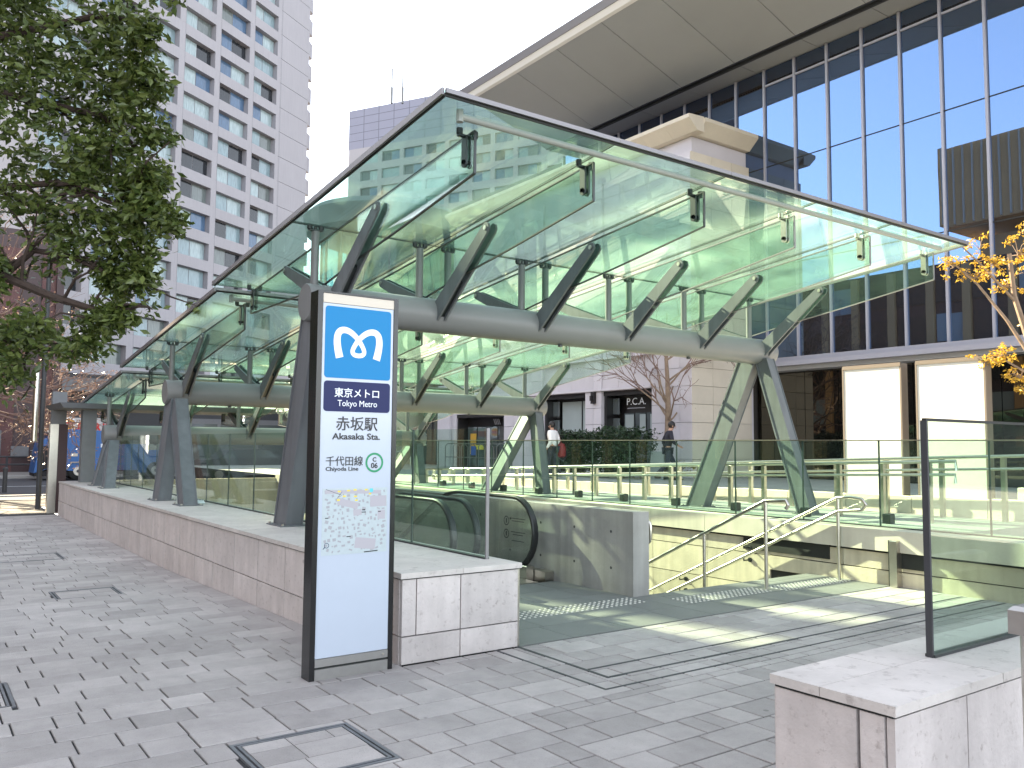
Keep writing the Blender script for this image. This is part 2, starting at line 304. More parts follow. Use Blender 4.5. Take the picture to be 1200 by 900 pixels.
ORD = ('first', 'second', 'third', 'fourth', 'fifth', 'sixth', 'seventh', 'eighth', 'ninth', 'tenth')
# ------------------------------------------------------------------ ground, pavings, plaza
def gz(u, v):
    """the pavement outside the entrance falls away gently"""
    if u > .05 or v < .3: return 0.
    return -.13*min(1., (v-.3)/6.)
def sheet(name, m, rects, z):
    b = MB()
    for (x0, y0, x1, y1) in rects:
        o = len(b.v); b.v += [(x0, y0, z), (x1, y0, z), (x1, y1, z), (x0, y1, z)]; b.f.append((o, o+1, o+2, o+3))
    return struct(b.build(name, m))
sheet('ground', MT['earth'], [(-900, -900, 900, -60), (-900, 60, 900, 900), (-900, -60, -60, 60), (90, -60, 900, 60), (-60, -60, -15, 60), (-15, -60, 90, -14), (-15, 46, 90, 60)], -.34)
sheet('road', MT['asphalt'], [(-15, 24, 20, 39.5)], -.2)
kb = MB()
for k in range(18): kb.box((-15+k*1.2, 23.8, -.3), (-15+k*1.2+1.19, 24.0, -.095), .02)
for k in range(24): kb.box((-15+k*1.2, 39.5, -.3), (-15+k*1.2+1.19, 39.7, -.07), .02)
struct(kb.build('kerb', MT['plaza']))
ml = MB().box((-15, 24.35, -.196), (20, 24.5, -.194)).box((-15, 31.5, -.196), (20, 31.65, -.194)); struct(ml.build('road_markings', MT['pwhite']))
sheet('far_pavement', MT['pave2'], [(-15, 39.6, 40, 46)], -.08)
# sidewalk base (joint material) follows the fall
SW = MB()
def grid(b, x0, x1, ys, dz):
    for i in range(len(ys)-1):
        o = len(b.v); b.v += [(x0, ys[i], gz(x0, ys[i])+dz), (x1, ys[i], gz(x0, ys[i])+dz), (x1, ys[i+1], gz(x0, ys[i+1])+dz), (x0, ys[i+1], gz(x0, ys[i+1])+dz)]; b.f.append((o, o+1, o+2, o+3))
grid(SW, -15, 0.02, [-14, .3, 1.5, 3, 4.5, 6.3, 16.02, 24], -.012)
grid(SW, .02, 12, [-14, -3.55], -.012); grid(SW, .02, 6.05, [-3.55, -.02], -.012); 
o_ = len(SW.v); SW.v += [(.02, 19.0, -.142), (20, 19.0, -.142), (20, 24, -.142), (.02, 24, -.142)]; SW.f.append((o_, o_+1, o_+2, o_+3))
sidewalk = struct(SW.build('sidewalk', MT['grout']))
# pavers: rows run along u, random lengths; the 300 largest in the photo are single objects
PH = .236
plist = []
ACCESS = [(-1.43, -1.5, -.80, -.88), (-1.50, 4.5, -.86, 5.06), (-2.6, 8.1, -.92, 8.9), (-3.0, .45, -2.22, 1.05)]   # recessed access covers u0 v0 u1 v1
def rows(u0, u1, v0, v1, seed):
    r = random.Random(seed); v = v0
    while v < v1-.01:
        h = min(PH, v1-v); u = u0-(r.random()*.5 if u0 < -3 else 0.)
        while u < u1-.01:
            l = r.choice((.13, .2, .24, .24, .31, .31, .38, .46)); l = l if u+l < u1-.1 else u1-u
            todo = [(u, v, u+l, v+h)]
            for (a0, b0, a1, b1) in ACCESS:
                nxt = []
                for (x0, y0, x1, y1) in todo:
                    if x0 >= a1 or x1 <= a0 or y0 >= b1 or y1 <= b0: nxt.append((x0, y0, x1, y1)); continue
                    if x0 < a0: nxt.append((x0, y0, a0, y1))
                    if x1 > a1: nxt.append((a1, y0, x1, y1))
                    xa, xb = max(x0, a0), min(x1, a1)
                    if y0 < b0: nxt.append((xa, y0, xb, b0))
                    if y1 > b1: nxt.append((xa, b1, xb, y1))
                todo = nxt
            plist.extend((x0, y0, x1-x0, y1-y0) for (x0, y0, x1, y1) in todo if x1-x0 > .025 and y1-y0 > .025)
            u += l
        v += h
rows(-7, 0., -4.6, 16.2, 3)
rows(0.0, 6.05, -4.6, -3.56, 5); rows(0.0, 6.05, -3.04, -1.30, 6); rows(0.0, 6.05, -1.30, -.02, 7)
def psize(p):
    u, v, l, h = p; c = (u+l/2, v+h/2, gz(u, v)); z = inview(c, 40)
    return 0 if z is None else l*h/(z*z*z)
plist.sort(key=psize, reverse=True)
pm = {}
field = MB()
r_ = random.Random(11)
for i, (u, v, l, h) in enumerate(plist):
    if psize((u, v, l, h)) == 0 and i > 1500: continue
    g = .0052 if v < 1.5 else .0032; z = gz(u+l/2, v+h/2)+r_.uniform(-.0012, .0012)
    if i < 300:
        k = round(l, 2), round(h, 2)
        if k not in pm: pm[k] = MB().box((-l/2+g, -h/2+g, -.03), (l/2-g, h/2-g, 0), .003).mesh('paver', MT['paver'])
        put('paver', pm[k], sidewalk, loc=(u+l/2, v+h/2, z))
    else: field.box((u+g, v+g, z-.03), (u+l-g, v+h-g, z), .003)
FM = mat('granite_paver_field', (.365, .34, .328), .75, noise=.13, nscale=7, bump=.35, bscale=120, spots=((.19, .185, .19), .35, 130), stain=.16)
def island_var(m, amt):
    t = m.node_tree; p = [n for n in t.nodes if n.type == 'BSDF_PRINCIPLED'][0]; src = p.inputs['Base Color'].links[0].from_socket
    g = t.nodes.new('ShaderNodeNewGeometry'); mr = t.nodes.new('ShaderNodeMapRange'); mr.inputs[3].default_value = 1-amt; mr.inputs[4].default_value = 1+amt
    t.links.new(g.outputs['Random Per Island'], mr.inputs[0]); mx = t.nodes.new('ShaderNodeVectorMath'); mx.operation = 'SCALE'
    t.links.new(src, mx.inputs[0]); t.links.new(mr.outputs[0], mx.inputs['Scale']); t.links.new(mx.outputs[0], p.inputs['Base Color'])
island_var(FM, .16)
fo = field.build('paver', FM, sidewalk); fo['kind'] = 'stuff'
# recessed access covers
for (a0, b0, a1, b1), lab in zip(ACCESS, ('paved access cover with double steel frame, nearest the camera', 'narrow paved access cover beside the left plinth', 'wide access cover far down the pavement by the plinth', 'access cover at the left edge of the pavement')):
    c = thing('access_cover', lab, 'access cover', ((a0+a1)/2, (b0+b1)/2, gz(a0, b0)), 'access covers in the pavement')
    z = gz(a0+.1, (b0+b1)/2)+.0015; fb = MB()
    for q, w in ((0., .018), (.03, .014)):
        fb.box((a0+q, b0+q, z-.03), (a1-q, b0+q+w, z)).box((a0+q, b1-q-w, z-.03), (a1-q, b1-q, z)).box((a0+q, b0+q+w, z-.03), (a0+q+w, b1-q-w, z)).box((a1-q-w, b0+q+w, z-.03), (a1-q, b1-q-w, z))
    fb.build('frame', MT['steel'], c)
    v = b0+.048
    while v < b1-.06:
        h = min(.2, b1-.048-v); u = a0+.048
        while u < a1-.06:
            l = min(r_.choice((.22, .33, .2)), a1-.048-u)
            piece('paver', MT['paver'], (u+.003, v+.003, z-.03), (u+l-.003, v+h-.003, z-.001), c); u += l
        v += h
# flood-barrier tracks in the floor
for lab, segs in (('outer steel barrier track in the floor from plinth corner', [((.77, -1.215), (6.0, -1.195)), ((.77, -1.195), (.79, -.0))]), ('middle steel barrier track running across the floor', [((1.0, -1.02), (6.0, -.995)), ((.965, -1.02), (.99, 0.))]), ('inner steel barrier track nearest the stairs', [((1.0, -.80), (6.0, -.78))])):
    b = MB()
    for (x0, y0), (x1, y1) in segs: b.box((x0, y0, -.03), (x1, y1, .0025))
    o = b.build('barrier_track', MT['dkgrey']); tag(o, lab, 'floor track', 'barrier tracks in the floor')
# passage floor slabs and landing
fl = struct(MB().box((.98, -.02, -.3), (3.17, 2.25, -.012)).box((3.17, -.02, -.3), (6.05, 1.05, -.012)).build('passage_floor', MT['grout']))
rr = random.Random(4)
for (x0, x1, y0, y1) in ((1.0, 3.17, .0, 2.25), (3.17, 6.05, .0, 1.05)):
    y = y0
    while y < y1-.01:
        h = min(.45, y1-y); x = x0-rr.random()*.4
        while x < x1-.01:
            l = .62; xa = max(x, x0); xb = min(x+l, x1)
            if xb-xa > .02: piece('slab', MT['slab'], (xa+.003, y+.003, -.03), (xb-.003, y+h-.003, .0), fl)
            x += l
        y += h
studm = MB()
def studs(u0, u1, v0, v1):
    u = u0
    while u < u1:
        v = v0
        while v < v1:
            studm.tube([(u, v, -.001), (u, v, .004), (u, v, .0055)], [.0125, .0125, .008], 7); v += .06
        u += .06
studs(1.5, 3.1, .78, 1.08); studs(3.42, 4.64, .50, .79); studs(4.8, 5.95, .44, .73)
so_ = studm.build('tactile_stud', MT['stud'], fl); so_['kind'] = 'stuff'
# stairs down (treads) and well
st = struct(MB().box((3.37, 1.05, -3.6), (6.05, 1.06, -.05)).build('stairs', MT['slab']))
for i in range(18):
    piece('tread', MT['slab'], (3.38, 1.06+i*.31, -.16*(i+1)-.16), (6.045, 1.06+(i+1)*.31+.012, -.16*(i+1)), st)
wl = struct(MB().box((.965, 2.25, -4.), (.985, 19, -.02)).box((.985, 18.9, -4.), (6.05, 19., .5)).box((.985, 2.3, -4.05), (6.05, 18.9, -4.0)).build('stairwell', MT['beige']))
# plaza and its edge
sheet('plaza', MT['plaza'], [(6.62, -14, 90, 46)], .52)
rw = thing('retaining_wall', 'sunlit beige stone wall beside the stairs below the plaza edge', 'wall', (6.05, 3, 0))
MB().box((6.075, -3.5, -4), (6.7, 19, .36)).build('core', MT['groove'], rw)
v = -3.5
while v < 18.9:
    w = 1.02
    for (z0, z1) in ((-4, -3.2), (-3.2, -2.4), (-2.4, -1.6), (-1.6, -.8), (-.8, -.245), (-.24, .15), (.155, .345)) if v > .9 else ((-.02, .155), (.16, .345)):
        if v > .9 and z1 < -1.2 and v > 8: continue
        off = .0 if z1 > .2 or v > .9 else .012
        piece('stone_panel', MT['beige'], (6.05-off, v+.004, z0+.003), (6.08, v+w-.004, z1-.003), rw)
    piece('coping', MT['coping'], (6.0, v+.003, .37), (6.62, v+w-.003, .60), rw)
    v += w
MB().box((6.10, -3.5, .345), (6.55, 19, .37)).build('shadow_gap', MT['dkgrey'], rw)
for v0, v1 in ((.75, 2.0), (-.42, -.12)):
    piece('dark_strip', MT['joint'], (6.035, v0, .20), (6.06, v1, .362), rw)  # thin black strips laid on the wall face under the coping
# gate guide post against the wall
gp = thing('guide_post', 'stainless channel post for a flood gate against the beige wall', 'post', (6.0, -.09, 0))
MB().box((5.93, -.14, 0), (6.03, -.055, .5), .005).build('post', MT['inox'], gp); MB().box((5.945, -.055, .003), (6.02, -.035, .5)).build('slot', MT['joint'], gp)
# ------------------------------------------------------------------ plinths
def panel_wall(parent, axis, fixed, outward, a0, a1, courses, widths, m, t=.03, seed=1, zf=None):
    r = random.Random(seed)
    for ci, (z0, z1) in enumerate(courses):
        a = a0; wi = 0
        while a < a1-.01:
            w = widths[ci][wi % len(widths[ci])]; wi += 1; b = min(a+w, a1)
            lo = fixed+outward*(-t); hi = fixed+outward*r.uniform(-.001, .001)
            lo, hi = min(lo, hi), max(lo, hi)
            zz = z0 if ci else z0-(.15 if zf else 0)
            if axis == 'v': piece('stone_panel', m, (lo, a+.0075, zz+.002), (hi, b-.0075, z1-.002), parent)
            else: piece('stone_panel', m, (a+.0045, lo, zz+.002), (b-.0045, hi, z1-.002), parent)
            a = b
pl = thing('stone_plinth', 'long pale travertine plinth carrying the canopy legs on the left', 'plinth', (.5, 8, 0), 'stone plinths beside the stairs')
MB().box((.03, .03, -.3), (.97, 16.0, .56)).build('core', MT['groove'], pl)
panel_wall(pl, 'v', 0., -1, 0.031, 16., [(0, .185), (.19, .572)], [[.72], [.72]], MT['trav'], zf=True)
panel_wall(pl, 'u', 0., -1, 0., .985, [(0, .185), (.19, .572)], [[.475, .51], [.115, .36, .51]], MT['trav'], seed=2)
panel_wall(pl, 'v', .985, 1, .03, 2.2, [(-.02, .19), (.195, .572)], [[.7], [.7]], MT['trav'], seed=3)
v = -.012
cw = [.9]*18
while v < 16:
    w = .96 if v > 0 else .60
    piece('coping', MT['travcap'], (-.012, v, .58), (.485, min(v+w-.004, 16.02), .618), pl)
    piece('coping', MT['travcap'], (.489, v, .58), (1.01, min(v+w-.004, 16.02), .6175), pl); v += w
MB().box((.0, 0.005, .572), (1.0, 16.0, .58)).build('joint', MT['joint'], pl)
MB().box((.988, .012, .0), (1.006, .05, .575)).build('corner_trim', MT['inox'], pl)
# grille-like white thing lying on the plinth beside the second legs is left to the crumpled wrap below
wr = MB(); rw2 = random.Random(9)
for k in range(14):
    c = Vector((.66+rw2.uniform(-.1, .1), 7.75+rw2.uniform(-.25, .25), .62)); s_ = rw2.uniform(.03, .07)
    wr.hexa([c+Vector((-s_, -s_, 0)), c+Vector((s_, -s_*.4, 0)), c+Vector((s_, s_, 0)), c+Vector((-s_*.6, s_, 0))], [c+Vector((-s_*.3, -s_*.6, .03)), c+Vector((s_*.5, -s_*.2, .045)), c+Vector((s_*.2, s_*.5, .03)), c+Vector((-s_*.5, s_*.2, .02))])
tag(wr.build('crumpled_wrapping', MT['pwhite']), 'crumpled white wrapping lying on the plinth by the second canopy legs', 'litter')
pr = thing('stone_plinth', 'low travertine wall end in the right foreground carrying one glass pane', 'plinth', (4, -3.3, 0), 'stone plinths beside the stairs')
MB().box((.03, -3.52, 0), (7.9, -3.07, .56)).build('core', MT['groove'], pr)
panel_wall(pr, 'u', -3.545, -1, 0., 8, [(0, .572)], [[.50, .62, .9]], MT['trav'], seed=4)
panel_wall(pr, 'v', 0., -1, -3.514, -3.05, [(0, .572)], [[.106, .36]], MT['trav'], seed=5)
panel_wall(pr, 'u', -3.05, 1, 0., 6., [(0, .572)], [[.7]], MT['trav'], seed=6)
x = -.012
while x < 7.9:
    w = .78; piece('coping', MT['travcap'], (x, -3.557, .582), (x+w-.004, -3.262, .618), pr)
    x += w
x = -.012; 
for w in (.50, .8, .8, .8, .8, .8, .8): piece('coping', MT['travcap'], (x, -3.259, .582), (x+w-.004, -3.04, .6175), pr); x += w
MB().box((.0, -3.54, .572), (7.9, -3.055, .582)).build('joint', MT['joint'], pr)
# ------------------------------------------------------------------ glass balustrades
def glass_run(name, label, pts, z0, z1, group, edge_lo=False, edge_hi=False, cap=True):
    """pts: list of (x,y) panel joints along a straight line"""
    t = thing(name, label, 'balustrade', (*pts[0], z0), group)
    for i, ((xa, ya), (xb, yb)) in enumerate(zip(pts[:-1], pts[1:])):
        d = Vector((xb-xa, yb-ya, 0)).normalized(); n = Vector((-d.y, d.x, 0))*.006; e = d*.004
        A = Vector((xa, ya, 0))+e; B = Vector((xb, yb, 0))-e
        lo = [A-n, B-n, B+n, A+n]; b = MB(); b.hexa([p+Vector((0, 0, z0+.012)) for p in lo], [p+Vector((0, 0, z1)) for p in lo])
        g = b.build('glass_pane', MT['balglass'], t)
        for q in (A+d*.001, B-d*.001):
            e2 = MB(); e2.hexa([q+n*1.05-d*.0035+Vector((0, 0, z0+.012)), q+n*1.05+d*.0035+Vector((0, 0, z0+.012)), q-n*1.05+d*.0035+Vector((0, 0, z0+.012)), q-n*1.05-d*.0035+Vector((0, 0, z0+.012))],
                    [q+n*1.05-d*.0035+Vector((0, 0, z1)), q+n*1.05+d*.0035+Vector((0, 0, z1)), q-n*1.05+d*.0035+Vector((0, 0, z1)), q-n*1.05-d*.0035+Vector((0, 0, z1))])
            e2.build('pane_edge', MT['edgeglass'], g)
    A = Vector((*pts[0], 0)); B = Vector((*pts[-1], 0)); d = (B-A).normalized(); n = Vector((-d.y, d.x, 0))
    def bar(w, za, zb, m, nm):
        lo = [A-n*w, B-n*w, B+n*w, A+n*w]; MB().hexa([p+Vector((0, 0, za)) for p in lo], [p+Vector((0, 0, zb)) for p in lo]).build(nm, m, t)
    bar(.022, z0, z0+.012, MT['darksteel'], 'base_channel')
    if cap: bar(.0125, z1, z1+.014, MT['inox'], 'top_rail')
    def post(p, m):
        q = p-n*.014-d*.006; MB().hexa([q+Vector((0, 0, z0)), q+d*.012+Vector((0, 0, z0)), q+d*.012+n*.028+Vector((0, 0, z0)), q+n*.028+Vector((0, 0, z0))], [q+Vector((0, 0, z1+.002)), q+d*.012+Vector((0, 0, z1+.002)), q+d*.012+n*.028+Vector((0, 0, z1+.002)), q+n*.028+Vector((0, 0, z1+.002))]).build('end_trim', m, t)
    if edge_lo: post(A, edge_lo)
    if edge_hi: post(B, edge_hi)
    return t
BG = 'glass balustrades round the stairs'
glass_run('glass_balustrade', 'tall clear glass balustrade along the left plinth behind the canopy legs', [(.90, .30), (.90, 1.50)]+[(.90, 1.50+1.06*k) for k in range(1, 14)], .618, 1.63, BG, MT['alu'], cap=False)
glass_run('glass_balustrade', 'green tinted glass balustrade with thin steel top rail on the plaza edge', [(6.32, y) for y in (-2.0, -.95, .27, 1.29, 2.35, 3.42, 4.4, 5.28, 6.2, 7.18, 8.2, 9.2, 10.2, 11.2, 12.2, 13.2, 14.2, 15.2, 16.2, 17.2, 18.2)], .60, 1.585, BG)
glass_run('glass_balustrade', 'single glass pane with dark front edge standing on the right foreground wall', [(.77, -3.262), (2.35, -3.262), (3.9, -3.262)], .618, 1.62, BG, MT['dkgrey'], cap=False)
MB().box((.77, -3.272, 1.62), (3.9, -3.252, 1.632)).build('top_edge', MT['joint'], bpy.data.objects['glass_balustrade.002'])
# foreground handrail at the right edge of the photo
fh = thing('handrail', 'thick stainless handrail end at the right edge in front of the wall', 'handrail', (.9, -3.75, 0), 'handrails')
MB().box((.50, -3.78, .83), (2.2, -3.70, .93), .015).build('rail', MT['plate'], fh)
MB().tube([(.565, -3.74, 0), (.565, -3.74, .83)], .026, 12).build('post', MT['inox'], fh, smooth=True)
# ------------------------------------------------------------------ glass canopy sections
FU = [.85, 2.13, 3.60, 5.07, 6.55, 8.02]
def canopy(idx, label, vb, zb, v0, v1, zr0, legs, nsub):
    """vb, zb: tube axis; roof from (v0, zr0) falling back to v1"""
    t = thing('glass_canopy', label, 'glass canopy', (4.4, vb, zb), 'glass canopy sections over the stairs')
    S = -.1
    def zr(v): return zr0+S*(v-v0)
    # tube
    x0, x1 = .56, 8.32
    MB().tube([(x0, vb, zb), (x0+.012, vb, zb), (x1-.05, vb, zb), (x1-.015, vb, zb), (x1, vb, zb)], [.192, .2, .2, .192, .17], 32).build('tube_beam', MT['tube'], t, smooth=True)
    b = MB()
    for k in range(3): b.tube([(1.6+k*2.4, vb-.05, zb-.2), (1.6+k*2.4, vb-.05, zb-.225)], .03, 10)
    b.build('downlight', MT['darksteel'], t)
    # legs: tapered box plates with flange ridges
    for (xt, xf, vf, zf, w0, w1) in legs:
        top = Vector((xt, vb+(vf-vb)*.12, zb-.12)); ft = Vector((xf, vf, zf))
        m = MB(); tk = .085
        def ring(c, w): return [c+Vector((-tk, -w, 0)), c+Vector((tk, -w, 0)), c+Vector((tk, w, 0)), c+Vector((-tk, w, 0))]
        m.hexa(ring(ft, w0), ring(top, w1)); lg = m.build('leg', MT['steel'], t)
        r = MB()
        for sx in (-1, 1):
            a = ft+Vector((sx*(tk+.006), 0, 0)); c = top+Vector((sx*(tk+.006), 0, 0))
            for sw in (-1, 1):
                r.hexa([a+Vector((-.006, sw*w0-.012, .01)), a+Vector((.006, sw*w0-.012, .01)), a+Vector((.006, sw*w0+.012, .01)), a+Vector((-.006, sw*w0+.012, .01))],
                       [c+Vector((-.006, sw*w1-.012, 0)), c+Vector((.006, sw*w1-.012, 0)), c+Vector((.006, sw*w1+.012, 0)), c+Vector((-.006, sw*w1+.012, 0))])
        r.build('flange', MT['steel'], lg)
        MB().box((xf-.16, vf-w0-.05, zf-.002), (xf+.16, vf+w0+.05, zf+.012)).build('base_plate', MT['steel'], t)
        for sx in (-1, 1):
            for sv in (-1, 1): MB().tube([(xf+sx*.13, vf+sv*(w0+.025), zf+.012), (xf+sx*.13, vf+sv*(w0+.025), zf+.03)], .014, 6).build('bolt', MT['inox'], t)
    # arms, posts, fins
    def arm(u, tip, root, wt, wr, nm):
        p = Vector((0, *tip)); q = Vector((0, *root)); d = (p-q).normalized(); n = Vector((0, -d.z, d.y))
        out = []
        pr = [q-n*wr, q+n*wr*.9, q+(p-q)*.3+n*(wr*.62+wt*.25), p+n*wt, p+d*wt*.7+n*wt*.7, p+d*wt, p+d*wt*.7-n*wt*.7, p-n*wt]
        for s in (-1, 1):
            m = MB().prism([(a.y, a.z) for a in pr], 0, u+s*.047-.012, u+s*.047+.012); ar = m.build(nm, MT['steel'], t)
            MB().disc((u+s*.047+(s*.012), p.y, p.z), (s, 0, 0), wt*.42, .012, 10).build('pin_head', MT['inox'], ar)
        MB().prism([(a.y, a.z) for a in (q-n*wr*.85-d*.0, q+n*wr*.6, q+(p-q)*.42+n*wr*.35, q+(p-q)*.42-n*wt*.6)], 0, u-.034, u+.034).build('arm_gap_fill', MT['darksteel'], t)  # dark filler between the plates, put in for the gap's shade
    def fz(v, dz): return zr(v)+dz
    for i, u in enumerate(FU):
        # fin outline in (v, z)
        a = v0+.33; c = v1-.04
        pts = [(a, fz(a, -.065)), (c, fz(c, -.065)), (c, fz(c, -.36)), (vb+.9, zb+.225), (vb+.25, zb+.235), (vb-.7, zb+.39), (vb-1.5, zb+.50), (a, fz(a, -.42))]
        MB().prism(pts, 0, u-.0095, u+.0095).build('glass_fin', MT['finglass'], t)
        e = MB()
        q = pts+[pts[0]]
        for (p0, p1) in zip(q[:-1], q[1:]):
            dv = Vector((p1[0]-p0[0], p1[1]-p0[1])); L = dv.length; dv /= L; nn = Vector((-dv.y, dv.x))*.006
            A_ = Vector(p0); B_ = Vector(p1); e.prism([tuple(A_-nn), tuple(B_-nn), tuple(B_+nn), tuple(A_+nn)], 0, u-.0115, u+.0115)
        e.build('fin_edge', MT['darksteel'] if i < 3 else MT['alu'], t)  # dark left fins, pale right fins: shade and sun put into the colour
        arm(u, (vb-1.17, zb+.80), (vb-.13, zb+.0), .062, .112, 'arm')
        arm(u, (vb+1.25, zb+.58), (vb+.10, zb+.12), .055, .10, 'back_arm')
        for s in ((-1, 1) if i < 5 else (-1,)):
            x = u+s*.19
            if i == 0 and s == -1: x = .66
            if i == 0 and s == 1: continue
            zt = zr(vb)-.07
            MB().tube([(x, vb, zb+.17), (x, vb, zt)], .043, 12).build('post', MT['tube'], t, smooth=True)
            MB().tube([(x, vb, zt), (x, vb, zt+.05)], .018, 8).box((x-.075, vb-.02, zt+.005), (x+.075, vb+.02, zt+.02)).tube([(x-.065, vb, zt+.02), (x-.065, vb, zt+.058)], .03, 8).tube([(x+.065, vb, zt+.02), (x+.065, vb, zt+.058)], .03, 8).build('spider_clamp', MT['darksteel'], t)
        for (vv, kk) in ((a+.12, 1), (c-.12, 1)):
            z = zr(vv); m = MB()
            for s in (-1, 1): m.box((u+s*.024-.009, vv-.035, z-.30), (u+s*.024+.009, vv+.035, z-.07))
            for s in (-1, 1): m.tube([(u+s*.024-.009, vv, z-.30), (u+s*.024+.009, vv, z-.30)], .035, 10)
            m.box((u-.09, vv-.02, z-.078), (u+.09, vv+.02, z-.06))
            for s in (-1, 1): m.tube([(u+s*.075, vv, z-.06), (u+s*.075, vv, z-.012)], .028, 8).tube([(u+s*.045, vv, z-.29), (u-s*.045, vv, z-.29)], .018, 8)
            m.build('fin_bracket', MT['darksteel'] if i < 3 else MT['inox'], t)  # brackets coloured the same way: darker where shaded, bright where sunlit
    # roof panes: bays between the fins, two rows split over the tube
    ub = [.36, 2.13, 3.60, 5.07, 6.55, 8.24]
    for i in range(5):
        for (va, vc) in ((v0, vb), (vb, v1)):
            m = MB(); g = .006
            lo = [(ub[i]+g, va+g, zr(va)-.012), (ub[i+1]-g, va+g, zr(va)-.012), (ub[i+1]-g, vc-g, zr(vc)-.012), (ub[i]+g, vc-g, zr(vc)-.012)]
            m.hexa(lo, [(x, y, z+.022) for x, y, z in lo]); m.build('roof_pane', MT['roofglass'], t)
    j = MB()
    for u in ub[1:-1]:
        j.hexa([(u-.006, v0, zr(v0)-.014), (u+.006, v0, zr(v0)-.014), (u+.006, v1, zr(v1)-.014), (u-.006, v1, zr(v1)-.014)], [(u-.006, v0, zr(v0)+.009), (u+.006, v0, zr(v0)+.009), (u+.006, v1, zr(v1)+.009), (u-.006, v1, zr(v1)+.009)])
    j.box((.36, vb-.006, zr(vb)-.0145), (8.24, vb+.006, zr(vb)+.0095)); j.build('seal_joint', MT['joint'], t)
    def strip(p, q, w, z0, z1, m, nm):
        p = Vector(p); q = Vector(q); d = (q-p).normalized(); n = Vector((-d.y, d.x, 0))*w
        MB().hexa([p-n+Vector((0, 0, z0)), q-n+Vector((0, 0, z0)), q+n+Vector((0, 0, z0)), p+n+Vector((0, 0, z0))], [p-n+Vector((0, 0, z1)), q-n+Vector((0, 0, z1)), q+n+Vector((0, 0, z1)), p+n+Vector((0, 0, z1))]).build(nm, m, t)
    for i in range(5): strip((ub[i]+.002, v0-.012, zr(v0)), (ub[i+1]-.002, v0-.012, zr(v0)), .010, -.018, .018, MT['alu'], 'edge_strip')
    strip((.346, v0, zr(v0)), (.346, v1, zr(v1)), .012, -.03, .022, MT['alu'], 'edge_strip'); strip((8.254, v0, zr(v0)), (8.254, v1, zr(v1)), .012, -.03, .022, MT['alu'], 'edge_strip')
    strip((.36, v0+.014, zr(v0)), (8.24, v0+.014, zr(v0)), .008, -.036, -.013, MT['joint'], 'edge_seal'); strip((.372, v0+.03, zr(v0+.03)), (.372, v1, zr(v1)), .008, -.036, -.013, MT['joint'], 'edge_seal')
    strip((.36, v1+.004, zr(v1)), (8.24, v1+.004, zr(v1)), .006, -.016, .012, MT['edgeglass'], 'back_edge')
    m = MB().tube([(.62, v0+.20, zr(v0)-.075), (7.95, v0+.20, zr(v0)-.075)], .028, 10).tube([(.62, v0+.20, zr(v0)-.12), (.62, v0+.20, zr(v0)-.02)], .03, 8)
    m.build('light_tube', MT['tubelight'], t, smooth=True)
    return t
canopy(0, 'nearest glass roof section, the highest one directly behind the station sign', 3.3, 3.0, .13, 5.95, 4.16, [(.72, .60, 3.72, .618, .17, .19), (.76, .66, 2.62, .618, .15, .19), (8.02, 7.88, 4.42, .52, .18, .16), (8.05, 8.02, 2.42, .52, .115, .11)], 0)
canopy(1, 'middle glass roof section, lower and stepped behind the nearest one', 9.2, 2.32, 5.83, 11.68, 3.49, [(.70, .42, 8.52, .618, .17, .19), (.72, .47, 7.24, .618, .15, .19), (8.05, 7.45, 9.95, .52, .18, .16), (8.07, 7.85, 8.55, .52, .115, .11)], 0)
canopy(2, 'farthest and lowest glass roof section at the back of the stairs', 14.35, 1.66, 11.57, 16.3, 2.80, [(.70, .38, 13.65, .618, .15, .17), (.72, .38, 12.53, .618, .14, .17), (8.05, 7.6, 15.0, .52, .17, .17), (8.07, 7.9, 13.8, .52, .17, .16)], 0)
ec = thing('end_canopy', 'flat grey end canopy on a square column at the far end of the plinth', 'canopy', (.4, 15.3, .6))
MB().box((.30, 15.25, .618), (.58, 15.5, 2.2)).build('column', MT['midgrey'], ec)
MB().hexa([(-.12, 14.95, 2.22), (4.5, 14.95, 2.22), (4.5, 17.2, 2.22), (-.12, 17.2, 2.22)], [(-.2, 14.9, 2.33), (4.5, 14.9, 2.33), (4.5, 17.3, 2.33), (-.2, 17.3, 2.33)]).build('roof_slab', MT['midgrey'], ec)

# ------------------------------------------------------------------ station sign
sg = thing('station_sign', 'tall upright white station sign with blue emblem and black frame beside the plinth', 'station sign', (-.38, .02, 0))
F = -.040
MB().box((-.672, F, 0), (-.636, .085, 2.50)).build('side_frame', MT['black'], sg); MB().box((-.118, F, 0), (-.086, .085, 2.50)).build('side_frame', MT['black'], sg)
MB().box((-.636, F, 2.488), (-.118, .085, 2.50)).build('top_frame', MT['black'], sg)
MB().box((-.634, F+.004, 2.425), (-.119, .08, 2.486)).build('top_trim', MT['cream'], sg)
fp = MB().box((-.634, F+.006, .135), (-.12, .078, 2.422)).build('face_panel', MT['white'], sg)
MB().box((-.634, F+.002, .082), (-.12, .08, .132)).build('cover_plate', MT['plate'], sg); MB().box((-.634, F+.014, .068), (-.12, .07, .082)).build('slot', MT['joint'], sg); MB().box((-.634, F+.001, .0), (-.12, .08, .068)).build('cover_plate', MT['plate'], sg)
MB().tube([(-.155, F+.002, .107), (-.155, F-.004, .107)], .008, 10).build('lock', MT['inox'], sg)
def rrect(x0, z0, x1, z1, r, y0, y1, n=5):
    p = []
    for cx, cz, a0 in ((x1-r, z1-r, 0), (x0+r, z1-r, 90), (x0+r, z0+r, 180), (x1-r, z0+r, 270)):
        for k in range(n+1): a = math.radians(a0+90*k/n); p.append((cx+r*math.cos(a), cz+r*math.sin(a)))
    return MB().prism(p, 1, y0, y1)
FY = F+.0055
